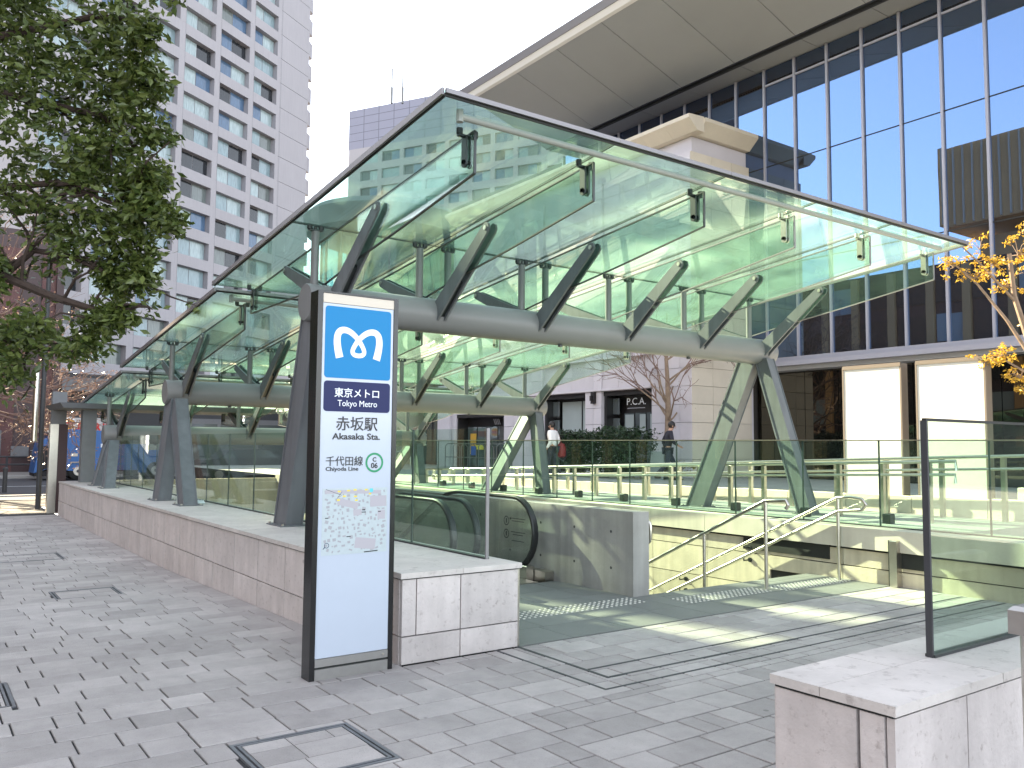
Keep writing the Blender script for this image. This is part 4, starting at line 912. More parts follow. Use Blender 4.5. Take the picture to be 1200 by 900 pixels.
# tower in the centre, far behind
P2 = (80.16, 122.04); d2 = (-.49, .87)
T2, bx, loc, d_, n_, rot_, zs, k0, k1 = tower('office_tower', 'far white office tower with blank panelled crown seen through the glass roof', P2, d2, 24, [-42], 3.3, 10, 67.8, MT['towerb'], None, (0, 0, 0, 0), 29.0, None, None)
H2 = 58.45
heads = [H2-3.36*k for k in range(0, 17)]
CJ = [26.6, 21.6, 16.6, 11.6, 6.6, 1.6, -3.0, -7.6, -12.2]
bx('crown_panel', MT['towerb'], k0, k1, -.6, 0., H2+1.4, 67.8)
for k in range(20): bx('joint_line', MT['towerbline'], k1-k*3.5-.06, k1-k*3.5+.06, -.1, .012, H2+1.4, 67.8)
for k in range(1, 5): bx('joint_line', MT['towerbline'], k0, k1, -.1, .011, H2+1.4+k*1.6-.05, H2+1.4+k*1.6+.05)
for h in heads:
    bx('spandrel', MT['tower'], k0, k1, -.6, 0., h, h+1.42)
    for a, b in zip(CJ[1:], CJ[:-1]):
        bx('pier', MT['tower'], b-.45, b+.45, -.6, -.003, h-1.96, h)
        if inview(loc(a+2, 0, h), 10) is None: continue
        w = bx('window', MT['towerframe'], a+.45, b-.45, -.6, -.48, h-1.94, h)
        mid = (a+b)/2
        for (p, q_) in ((a+.52, mid-.06), (mid+.06, b-.52)): bx('pane', MT['pane'], p, q_, -.48, -.44, h-1.88, h-.06, par=w)
    bx('blank_panel', MT['tower'], k0, CJ[-1]-.45, -.6, -.0, h-1.94, h); bx('blank_panel', MT['tower'], CJ[0]+.45, k1, -.6, -.0, h-1.94, h)
    for kk in (-15.3,):
        c = [loc(kk+1.6, 0, h-1.2), loc(kk+.9, 1.0, h-1.2), loc(kk-.9, 1.0, h-1.2), loc(kk-1.6, 0, h-1.2)]
        MB().hexa(c, [p+Vector((0, 0, 2.0)) for p in c]).build('bay', MT['tower'], T2)
    c = [loc(k1, -.5, h-1.3), loc(k1+1.0, -1.3, h-1.3), loc(k1+1.0, -2.8, h-1.3), loc(k1, -3.4, h-1.3)]
    MB().hexa(c, [p+Vector((0, 0, 2.0)) for p in c]).build('bay', MT['tower'], T2)
for (u, v, z) in ((66.6, 130.5, 70.6), (68.2, 129.3, 69.6)):
    o = MB().tube([(u, v, 64), (u, v, z)], .16, 6).tube([(u, v, 64), (u, v, 67)], .25, 6).build('antenna', MT['midgrey']); tag(o, 'taller left rooftop antenna mast on the far tower' if u < 67 else 'shorter right rooftop antenna mast on the far tower', 'antenna', 'antennas on the far tower')
# ------------------------------------------------------------------ buildings along the far street
br = thing('red_brown_building', 'dark red-brown tiled building at the far left beyond the street', 'building', (-4, 46, 0))
MB().box((-6.3, 45.3, -.1), (3.6, 58, 12.6)).build('core', MT['brickdk'], br)
for i in range(8):
    for k in range(10):
        x = -6.3+k*.99; piece('wall_panel', MT['brick'], (x+.01, 45.2+(.12 if k % 3 == 2 else 0), -.08+i*1.46), (x+.98, 45.4, -.08+i*1.46+1.45), br)
for k in (1, 2, 4): piece('pilaster', MT['brickdk'], (-8+k*2.32+2.0, 44.95, -.08), (-8+k*2.32+2.35, 45.2, 12.2), br)
MB().box((.1, 45.05, -.05), (1.1, 45.2, 2.05)).build('door', MT['midgrey'], br); MB().box((1.55, 45.0, .75), (2.35, 45.1, 1.25)).build('notice_board', MT['midgrey'], br)
hb2 = thing('burger_restaurant', 'dark restaurant building with white fascia sign across the street', 'building', (9, 46, 0))
MB().box((3.7, 45.8, -.1), (24, 56, 5.2)).build('body', MT['dkgrey'], hb2)
MB().box((3.65, 45.2, 1.93), (6.9, 45.8, 2.78)).build('sign_board', MT['signwhite'], hb2); MB().box((3.75, 45.5, -.05), (9.6, 45.8, 1.95)).build('shop_front', MT['shopdark'], hb2)
MB().box((3.7, 44.6, 4.2), (9.0, 45.8, 4.9)).build('canopy', MT['midgrey'], hb2); MB().box((9.8, 45.6, .1), (24, 45.8, 2.9)).build('shop_front', MT['midgrey'], hb2)
for k in range(6): piece('pane', MT['shopglass'], (10.0+k*2.3, 45.55, .2), (12.1+k*2.3, 45.6, 2.6), hb2)
text('sign_text', 'BURGER KING', MT['red'], hb2, (5.5, 45.16, 2.13), .52, width=2.6, bold=.02, ext=.03)
em = thing('burger_sign', 'round projecting sign with orange bun halves and red lettering', 'sign', (4.05, 44.5, 2.5))
MB().tube([(4.05, 44.40, 2.42), (4.05, 44.5, 2.42)], .40, 28).build('disc', MT['pwhite'], em)
def arcp(z0, sgn):
    p = [(4.05+0.31*math.cos(a), z0+sgn*.20*math.sin(a)) for a in [PI*k/12 for k in range(13)]]; return p if sgn > 0 else p[::-1]
MB().prism(arcp(2.50, 1), 1, 44.38, 44.40).build('bun', MT['orange'], em); MB().prism(arcp(2.34, -1), 1, 44.38, 44.40).build('bun', MT['orange'], em)
text('sign_text', 'BURGER', MT['red'], em, (4.07, 44.375, 2.43), .13, width=.58, bold=.006); text('sign_text', 'KING', MT['red'], em, (4.07, 44.375, 2.31), .13, width=.4, bold=.006)
# added blocks out of view, shaped and slotted to shade the street
def shade_block(lab, boxes, v, dep):
    x0, x1 = boxes[0][0], boxes[0][1]; t_ = thing('shade_block', lab, 'building', ((x0+x1)/2, v, 0)); m = MB(); k_ = SUNV.x/SUNV.y*dep
    for (xa, xb, za, zb) in boxes: m.hexa([(xa, v, za), (xb, v, za), (xb+k_, v+dep, za), (xa+k_, v+dep, za)], [(xa, v, zb), (xb, v, zb), (xb+k_, v+dep, zb), (xa+k_, v+dep, zb)])
    m.build('body', MT['midgrey'], t_)
    for k in range(0, 8): piece('band', MT['dkgrey'], (x0+.4, v-.1, 2+k*4), (x1-.4, v, 3.8+k*4), t_)
shade_block('added unseen shading block on the left beside the red-brown building', [(-19, -9.1, -.1, 40)], 45.3, 6)
shade_block('added unseen shading screen with slots for sun streaks beside the shading block', [(-9.1, -6.45, -.1, 15.2), (-9.1, -8.4, 15.2, 18.4), (-9.1, -6.45, 18.4, 26.6), (-8.78, -7.7, 26.6, 40), (-7.35, -6.45, 26.6, 40), (-6.7, -6.45, 15.2, 18.4)], 45.3, .5)
shade_block('added shading block behind the red-brown building', [(-6.2, 4.6, -.3, 56)], 90, 14)
# raised brown block across the street behind the viewer, seen mirrored in the glass building
rbk = thing('raised_block', 'brown office block raised on columns across the street, seen mirrored in the glass', 'building', (-30, 20, 0))
MB().box((-42, -8, 19.5), (-25, 29.5, 26)).build('body', MT['brownblock'], rbk)
for k in range(16): piece('rib', MT['stonewarmlit'], (-25, 29.2-k*.75, 19.6), (-24.8, 29.45-k*.75-.35, 25.9), rbk)
MB().box((-42, -8, 26), (-30, 16, 37)).build('upper_block', MT['dkgrey'], rbk)
for y in (-6, 2, 10, 18, 22): piece('column', MT['dkgrey'], (-32, y-.9, -.3), (-30, y+.9, 19.5), rbk)
MB().box((-44, -8, -.3), (-27, 27.2, 18.6)).build('lower_block', MT['brownblock'], rbk)
lbk = thing('brown_row_building', 'low brown shop building across the street, seen mirrored in the glass', 'building', (-24, 30, 0))
MB().box((-30, 13, -.3), (-20.1, 52, 15.4)).build('body', MT['brickdk'], lbk)
for k in range(13):
    for j in range(5):
        if (k*3+j) % 5 == 0: piece('pane', MT['blind'], (-20.1, 13.4+k*3, .5+j*3), (-20.0, 15.6+k*3, 2.6+j*3), lbk)
        else: piece('pane', MT['shopdark'], (-20.1, 13.4+k*3, .5+j*3), (-20.0, 15.6+k*3, 2.6+j*3), lbk)
    piece('pilaster', MT['brownblock'], (-20.1, 15.7+k*3, 0), (-19.8, 16.3+k*3, 15.2), lbk)
# ------------------------------------------------------------------ trees
def leaves(b, c, rad, n, size, r, flat=.75):
    for _ in range(n):
        while True:
            p = Vector((r.uniform(-1, 1), r.uniform(-1, 1), r.uniform(-1, 1)))
            if p.length < 1: break
        p = Vector((p.x*rad[0], p.y*rad[1], p.z*rad[2]))+c
        leaf(b, p, size*r.uniform(.6, 1.25), r, flat)
def leaf(b, p, s, r, flat=.6):
    d = Vector((r.gauss(0, 1), r.gauss(0, 1), r.gauss(-.35, .6))).normalized(); a = Vector((r.gauss(0, 1), r.gauss(0, 1), r.gauss(0, 1))); w = d.cross(a).normalized(); n = d.cross(w)
    o = len(b.v); b.v += [tuple(p), tuple(p+d*s*.5+w*s*.23+n*s*.06), tuple(p+d*s), tuple(p+d*s*.5-w*s*.23+n*s*.06)]
    b.f += [(o, o+1, o+2), (o, o+2, o+3)]
def limb(b, pts, r0, r1, n=7):
    k = len(pts)-1; b.tube(pts, [r0+(r1-r0)*i/k for i in range(k+1)], n)
def wiggle(p, q, k, amt, r):
    p = Vector(p); q = Vector(q); return [p]+[p+(q-p)*i/k+Vector((r.gauss(0, amt), r.gauss(0, amt), r.gauss(0, amt))) for i in range(1, k)]+[q]
# evergreen in the left foreground; its trunk stands just outside the photograph
r = random.Random(5)
et = thing('evergreen_tree', 'broad-leaved evergreen tree hanging over the pavement from the left', 'tree', (-3.7, 3.3, 0))
b = MB(); limb(b, wiggle((-3.75, 3.3, -.02), (-3.45, 3.4, 3.4), 6, .03, r), .19, .15, 10); limb(b, wiggle((-3.45, 3.4, 3.4), (-2.9, 3.3, 6.2), 5, .06, r), .15, .06, 8); b.build('trunk', MT['bark'], et, smooth=True)
tips = []
B = MB()
main = [[(-3.55, 3.4, 2.3), (-2.6, 3.16, 2.72), (-2.24, 2.92, 2.9), (-2.03, 2.75, 3.11), (-1.73, 2.54, 3.04), (-1.45, 2.35, 2.85)], [(-2.8, 3.2, 2.7), (-2.24, 2.9, 2.88), (-1.89, 2.68, 2.68), (-1.62, 2.5, 2.6), (-1.45, 2.38, 2.56), (-1.3, 2.2, 2.62)],
        [(-3.4, 3.4, 3.7), (-2.4, 2.9, 4.4), (-2.0, 2.65, 4.3), (-1.6, 2.4, 4.2), (-1.3, 2.2, 3.9)], [(-3.3, 3.4, 4.3), (-2.4, 2.8, 4.8), (-1.7, 2.3, 5.0), (-1.35, 1.9, 4.9)], [(-3.5, 3.3, 2.9), (-2.6, 3.0, 3.5), (-1.9, 2.5, 3.6), (-1.35, 2.2, 3.4)],
        [(-3.3, 3.4, 4.6), (-2.6, 2.6, 5.3), (-1.9, 1.7, 5.2), (-1.5, 1.1, 4.85)], [(-3.5, 3.4, 2.6), (-2.6, 3.3, 2.5), (-2.0, 3.1, 2.3), (-1.6, 2.9, 2.25)]]
for pts in main:
    limb(B, [Vector(p)+Vector((r.gauss(0, .015), r.gauss(0, .015), r.gauss(0, .02))) for p in pts], .05, .012, 7)
    for i in range(1, len(pts)):
        for _ in range(3):
            a = Vector(pts[i-1]).lerp(Vector(pts[i]), r.random()); e = a+Vector((r.gauss(.1, .25), r.gauss(0, .25), r.gauss(.05, .22)))
            limb(B, wiggle(a, e, 3, .03, r), .016, .005, 5); tips.append(e)
B.build('branch', MT['bark'], et, smooth=True)
LB = MB()
clumps = [(-2.66, 3.08, 4.45, .45), (-1.99, 2.57, 4.85, .36), (-1.55, 2.25, 4.95, .26), (-1.95, 2.6, 4.1, .33), (-1.5, 2.27, 4.28, .22), (-1.36, 2.2, 3.68, .17), (-1.9, 2.65, 3.32, .26), (-1.48, 2.32, 3.35, .19), (-2.05, 2.82, 2.42, .20), (-2.12, 2.9, 2.2, .22), (-1.45, 2.36, 2.86, .16), (-1.45, 2.2, 4.5, .18), (-1.76, 2.5, 3.7, .30), (-2.28, 2.87, 3.74, .38), (-1.55, 2.47, 2.5, .12), (-2.5, 3.05, 3.2, .34), (-2.6, 3.1, 2.4, .28), (-2.2, 2.7, 4.5, .34), (-1.75, 2.4, 4.55, .25), (-2.4, 2.9, 5.1, .35), (-1.33, 2.2, 3.1, .12), (-1.6, 2.4, 3.05, .15), (-1.62, 2.36, 3.95, .2), (-2.75, 3.3, 2.9, .25), (-1.28, 2.12, 3.45, .10), (-2.3, 2.95, 2.95, .12), (-2.2, 2.6, 5.3, .3), (-1.36, 1.92, 4.38, .10), (-1.28, 2.0, 4.03, .10), (-1.27, 2.03, 3.64, .10), (-1.2, 2.0, 3.30, .09), (-1.28, 2.24, 2.88, .09), (-1.4, 2.32, 2.58, .08), (-1.44, 1.8, 4.74, .12), (-1.62, 2.5, 2.3, .09), (-1.33, 2.1, 3.45, .1)]
for (x, y, z, q) in clumps:
    for _ in range(int(10+q*54)):
        c = Vector((x+r.gauss(0, q*.55), y+r.gauss(0, q*.75), z+r.gauss(0, q*.55)))
        leaves(LB, c, (.13, .14, .095), r.randint(18, 30), .086, r)
for e in tips: leaves(LB, e, (.09, .09, .07), 9, .072, r)
for q in ((-1.53, 1.02, 4.68), (-1.42, .95, 4.63), (-1.36, .9, 4.72), (-1.47, 1.0, 4.78)): leaves(LB, Vector(q), (.07, .07, .06), 26, .07, r)
LB.build('crown', MT['leaf'], et)['kind'] = 'stuff'
# leafless trees: recursive branching
def bare(name, label, base, h, spread, r, m, group, depth=5, rad=.09, leafm=None, nl=0, lean=(0, 0), lsize=.05, droop=0., first=.35, leader=False):
    t = thing(name, label, 'tree', base, group); b = MB(); ends = []; base = Vector(base)
    tw = MB()
    def grow(p, d, L, rd, lv):
        k = 3; pts = [p]
        if lv == 0 and leader:
            top = p+Vector((d.x*h, d.y*h, h)); tr = wiggle(p, top, 7, .04, r); b.tube(tr, [rd*(1-.8*i/7) for i in range(8)], 8, cap=False)
            for j in range(17):
                fr = r.uniform(.30, .98); q = p.lerp(top, fr); i0 = min(int(fr*7), 6); q = tr[i0].lerp(tr[i0+1], fr*7-i0); a = r.uniform(0, 2*PI)
                grow(q, Vector((math.cos(a), math.sin(a), r.uniform(.5, 1.1))).normalized(), h*.25*(1.15-fr*.7), rd*.26, 2)
            return
        for i in range(k):
            d = (d+Vector((r.gauss(0, .12), r.gauss(0, .12), r.gauss(.02-droop, .10)))).normalized(); pts.append(pts[-1]+d*L/k)
        (b if lv < 3 else tw).tube(pts, [rd*(1-.35*i/k) for i in range(k+1)], 7 if lv < 2 else (5 if lv < 3 else 4), cap=False)
        if lv >= depth: ends.append(pts[-1]); return
        for j in range(r.choice((2, 3, 3)) if lv else 4):
            a = r.uniform(0, 2*PI); s = spread*r.uniform(.6, 1.2); o = d.orthogonal().normalized(); o.rotate(Quaternion(d, a))
            grow(pts[-1] if j == 0 else pts[r.choice((2, 3))].lerp(pts[-1], r.random()), (d+o*s).normalized(), L*r.uniform(.62, .82), rd*.62, lv+1)
            if lv >= depth-2: ends.append(pts[2])
    grow(base, Vector((lean[0], lean[1], 1)).normalized(), h*first, rad, 0)
    b.build('trunk', m, t, smooth=True); tw.build('twig', m if leafm is None or name == 'maple_tree' else MT['twig'], t)['kind'] = 'stuff'
    if leafm is not None and nl:
        lb = MB()
        for e in ends:
            if r.random() < .75: leaves(lb, e, (.14, .14, .09), nl, lsize, r)
        lb.build('crown', leafm, t)['kind'] = 'stuff'
    return t
bare('bare_tree', 'bare street tree with pale trunk in front of the shop doorway', (16.55, 13.45, .52), 5.2, .62, random.Random(8), MT['barkpale'], 'leafless street trees', 5, .13, MT['leafdry'], 2, lsize=.05, first=.5, leader=True)
bare('bare_tree', 'bare pinkish tree at far left before the red-brown wall', (-3.0, 25.6, -.1), 7.4, .95, random.Random(3), MT['twig'], 'leafless street trees', 6, .10, MT['leafdry'], 3, lsize=.09, droop=.03, lean=(.12, 0))
bare('bare_tree', 'bare pinkish tree between the street pole and the canopy end', (-2.8, 28.2, -.2), 8.6, .8, random.Random(14), MT['twig'], 'leafless street trees', 6, .085, MT['leafdry'], 3, lsize=.08, first=.46, lean=(.12, 0))
bare('bare_tree', 'bare pinkish tree hidden mostly behind the evergreen leaves', (-3.4, 23.5, -.1), 7.6, .85, random.Random(23), MT['twig'], 'leafless street trees', 6, .13, MT['leafdry'], 3, lsize=.10, droop=.03)
# yellow maple on the right
r = random.Random(17)
mt_ = thing('maple_tree', 'slender tree with sparse yellow leaves in front of the dark glass on the right', 'tree', (11.9, .55, .52))
b = MB(); limb(b, [(11.9, .55, .5), (11.88, .62, 1.6), (11.95, .80, 2.6), (11.9, .98, 3.3), (11.80, 1.12, 4.0), (11.75, 1.15, 4.7)], .075, .035, 8)
limb(b, [(11.92, .85, 2.8), (11.7, 1.2, 3.6), (11.4, 1.5, 4.2), (11.05, 1.85, 4.7)], .035, .01, 6); limb(b, [(11.9, .95, 3.2), (12.1, .85, 4.0), (12.2, .9, 4.9)], .035, .012, 6); limb(b, [(11.93, .75, 2.4), (11.8, 1.0, 2.75), (11.7, 1.25, 2.95), (11.65, 1.45, 3.0)], .025, .008, 6); limb(b, [(11.8, 1.1, 3.9), (11.4, 1.5, 4.6), (11.1, 1.75, 5.0)], .025, .008, 6)
b.build('trunk', MT['barkpale'], mt_, smooth=True)
lb = MB(); tw = MB()
for (x, y, z, q, n) in ((11.15, 1.75, 4.55, .22, 11), (11.4, 1.55, 4.35, .25, 13), (11.65, 1.35, 4.6, .26, 12), (11.95, 1.1, 4.75, .3, 14), (12.1, .95, 4.4, .28, 12), (11.8, 1.2, 4.2, .22, 8), (11.7, 1.3, 3.02, .2, 16), (11.55, 1.5, 2.98, .17, 12), (11.85, 1.1, 2.7, .22, 15), (11.95, .9, 3.5, .2, 6), (11.8, 1.0, 2.45, .16, 5), (12.1, .9, 5.1, .3, 8), (11.5, 1.5, 4.85, .2, 5)):
    for _ in range(n):
        c = Vector((x+r.gauss(0, q*.6), y+r.gauss(0, q*.6), z+r.gauss(0, q*.38)))
        leaves(lb, c, (.08, .08, .035), 17, .062, r, .3); tw.tube([Vector((x, y, z-.05)), (Vector((x, y, z))+c)/2+Vector((0, 0, .03)), c], [.007, .005, .003], 4, cap=False)
lb.build('crown', MT['leafyel'], mt_)['kind'] = 'stuff'; tw.build('twig', MT['barkpale'], mt_)['kind'] = 'stuff'
# shrubs and low plants on the plaza
def shrub(name, label, cx, cy, z0, rx, ry, h, n, m, r, size=.1):
    t = thing(name, label, 'shrub', (cx, cy, z0)); b = MB()
    for k in range(7): limb(b, wiggle((cx+r.uniform(-.1, .1), cy+r.uniform(-.1, .1), z0), (cx+r.uniform(-rx, rx)*.7, cy+r.uniform(-ry, ry)*.7, z0+h*.8), 3, .04, r), .018, .006, 5)
    b.build('stem', MT['bark'], t); lb = MB()
    for _ in range(n): leaves(lb, Vector((cx+r.uniform(-rx, rx), cy+r.uniform(-ry, ry), z0+h*(.12+.88*r.random()**.8))), (.16, .16, .12), 10, size, r)
    lb.build('foliage', m, t)['kind'] = 'stuff'
r = random.Random(31)
shrub('shrub', 'dark green bushy shrub before the shop doorway', 15.0, 13.9, .52, .75, .9, 1.5, 420, MT['leafshrub'], r, .13)
shrub('shrub', 'second dark shrub nearer the shop window, left of the doorway shrub', 15.0, 15.7, .52, .6, .7, 1.4, 320, MT['leafshrub'], r, .13)
shrub('low_plant', 'low yellow-green plant at the foot of the bare plaza tree', 15.9, 12.9, .52, .7, .7, .5, 70, MT['leafgold'], r, .08)
shrub('low_plant', 'low golden plant on the plaza at the right edge', 12.3, .35, .9, .8, .5, .4, 70, MT['leafgold'], r, .07)
pb = thing('planter_box', 'pale planter box holding the low golden plant at the right edge', 'planter', (12.2, .3, .52)); MB().box((11.4, -.4, .52), (13.2, 1.0, .9), .01).build('box', MT['coping'], pb)
ub = thing('a_board', 'white folding notice board standing between shrub and man', 'notice board', (15.3, 12.6, .52)); MB().hexa([(15.2, 12.4, .52), (15.26, 12.4, .52), (15.26, 12.95, .52), (15.2, 12.95, .52)], [(15.34, 12.4, 1.35), (15.40, 12.4, 1.35), (15.40, 12.95, 1.35), (15.34, 12.95, 1.35)]).build('board', MT['blind'], ub); MB().hexa([(15.6, 12.4, .52), (15.66, 12.4, .52), (15.66, 12.95, .52), (15.6, 12.95, .52)], [(15.41, 12.4, 1.34), (15.45, 12.4, 1.34), (15.45, 12.95, 1.34), (15.41, 12.95, 1.34)]).build('back_board', MT['blind'], ub)
# ------------------------------------------------------------------ street furniture at the far left
spole = thing('street_pillar', 'square pillar with pale stone face and dark side on the pavement', 'pillar', (.1, 16.8, -.13))
MB().box((-.14, 16.7, -.14), (.03, 16.95, 1.9)).build('stone_face', MT['inox'], spole); MB().box((.032, 16.69, -.14), (.22, 16.96, 1.9)).build('dark_side', MT['brickdk'], spole); MB().box((-.12, 16.72, 1.9), (.18, 16.93, 2.65)).build('upper_box', MT['midgrey'], spole)
tp = thing('utility_pole', 'slim grey pole just behind the square pillar', 'pole', (-.2, 18, -.13)); MB().tube([(-.15, 18.2, -.14), (-.15, 18.2, 7.)], [.06, .05], 10).build('pole', MT['dkgrey'], tp, smooth=True); MB().tube([(-.3, 18.15, 1.5), (-.3, 18.15, 3.2)], .07, 10).build('sleeve', MT['inox'], tp, smooth=True)
for k, (x, y) in enumerate(((-.1, 27.4),)):
    t = thing('bollard', 'dark short bollard at the kerb in the far left street', 'bollard', (x, y, -.2)); MB().tube([(x, y, -.2), (x, y, .55)], .07, 12).build('post', MT['dkgrey'], t, smooth=True); MB().tube([(x, y, .55), (x, y, .6), (x, y, .64)], [.085, .085, .04], 12).build('cap', MT['dkgrey'], t)
gr = thing('guard_rail', 'dark pipe guard rail along the far pavement before the red-brown wall', 'guard rail', (-2, 40.2, -.08))
for z in (.42, .78): MB().tube([(-9, 40.2, z), (3.0, 40.2, z)], .04, 8).build('rail', MT['dkgrey'], gr)
for k in range(7): MB().tube([(-9+k*2, 40.2, -.08), (-9+k*2, 40.2, .82)], .05, 8).build('post', MT['dkgrey'], gr)
sx = thing('steel_cabinet', 'small grey steel cabinet beside the red-brown pilaster', 'cabinet', (2.6, 44.2, -.08)); MB().box((2.4, 44.0, -.08), (2.9, 44.4, 1.0), .02).build('box', MT['midgrey'], sx); MB().box((2.36, 43.96, 1.0), (2.94, 44.44, 1.06)).build('lid', MT['alu'], sx)
# ------------------------------------------------------------------ blue truck (seen from its side, tail to the left)
tk = thing('garbage_truck', 'bright blue refuse collection truck parked in the far street', 'truck', (4.4, 37.6, -.2))
def side(pts, y0, y1, nm, m, par=tk): return MB().prism(pts, 1, y0, y1).build(nm, m, par)
Y0, Y1 = 36.6, 38.6
side([(2.55, .42), (2.75, .30), (3.05, .22), (5.9, .22), (5.9, 1.95), (3.9, 2.02), (3.2, 2.06), (2.9, 1.96), (2.35, 1.86), (2.18, 1.70)], Y0, Y1, 'body', MT['truck'])
side([(1.72, .12), (2.52, .40), (2.18, 1.66), (1.95, 1.62), (1.88, 1.30)], Y0+.06, Y1-.06, 'tail_hopper', MT['truck'])
side([(1.92, .2), (2.46, .44), (2.2, 1.32), (1.98, 1.28)], Y0+.03, Y0+.07, 'hopper_recess', MT['under'])
side([(5.95, .1), (7.6, .1), (7.6, 1.2), (7.35, 1.98), (5.95, 1.98)], Y0+.05, Y1-.05, 'cab', MT['truck'])
side([(6.3, 1.15), (7.3, 1.15), (7.2, 1.78), (6.3, 1.78)], Y0+.035, Y0+.055, 'cab_window', MT['shopglass'])
MB().box((1.75, Y0+.15, -.02), (7.4, Y1-.15, .21)).build('chassis', MT['under'], tk)
for x in (3.45, 6.7):
    for y, s in ((Y0+.12, -1), (Y1-.12, 1)):
        w = MB().tube([(x, y-.11, .2), (x, y-.08, .2), (x, y+.08, .2), (x, y+.11, .2)], [.35, .40, .40, .35], 24).build('wheel', MT['tyre'], tk, smooth=True)
        MB().tube([(x, y+s*.10, .2), (x, y+s*.125, .2)], [.22, .19], 16).build('rim', MT['hub'], w, smooth=True)
        MB().tube([(x, y+s*.12, .2), (x, y+s*.15, .2)], .07, 10).build('hub_cap', MT['dkgrey'], w)
side([(2.95, .28), (3.15, .62), (3.8, .62), (4.0, .28), (3.93, .28), (3.76, .56), (3.19, .56), (3.02, .28)], Y0-.05, Y0+.03, 'mudguard', MT['alu'])
MB().box((3.15, Y0-.012, .85), (3.40, Y0, .98)).build('fuel_plate', MT['cream'], tk)
MB().box((4.32, Y0-.012, 1.25), (4.42, Y0, 1.42)).box((4.72, Y0-.012, 1.3), (4.85, Y0, 1.4)).box((4.72, Y0-.012, 1.2), (4.85, Y0, 1.25)).build('side_lettering', MT['pwhite'], tk)
MB().box((1.80, Y0+.3, .30), (1.84, Y0+.5, .42)).build('tail_light', MT['red'], tk); MB().box((2.0, Y0+.2, 1.9), (2.7, Y1-.2, 2.1)).build('beacon_rack', MT['cream'], tk)
# parked dark car seen through the glass
def car(label, x, y, m):
    t = thing('parked_car', label, 'car', (x, y, -.2), 'cars beyond the stairs')
    MB().prism([(x-2.1, .05), (x-2.15, .5), (x-1.9, .75), (x-1.3, .82), (x-.8, 1.22), (x+.9, 1.24), (x+1.5, .85), (x+2.1, .78), (x+2.2, .4), (x+2.1, .05)], 1, y-.8, y+.8).build('body', m, t)
    MB().prism([(x-1.2, .84), (x-.76, 1.17), (x+.02, 1.19), (x+.02, .84)], 1, y-.815, y-.80).prism([(x+.08, .84), (x+.08, 1.19), (x+.85, 1.18), (x+1.35, .86)], 1, y-.815, y-.80).build('side_window', MT['shopglass'], t)
    for dx in (-1.3, 1.35):
        w = MB().tube([(x+dx, y-.84, .12), (x+dx, y-.64, .12)], .32, 18).build('wheel', MT['tyre'], t); MB().tube([(x+dx, y-.86, .12), (x+dx, y-.84, .12)], .19, 12).build('rim', MT['hub'], w)
car('dark car beyond the stair glass at the left of the far street', 9.6, 33.0, MT['dkgrey']); car('white car beyond the stair glass farther right in the far street', 14.6, 35.5, MT['signwhite'])
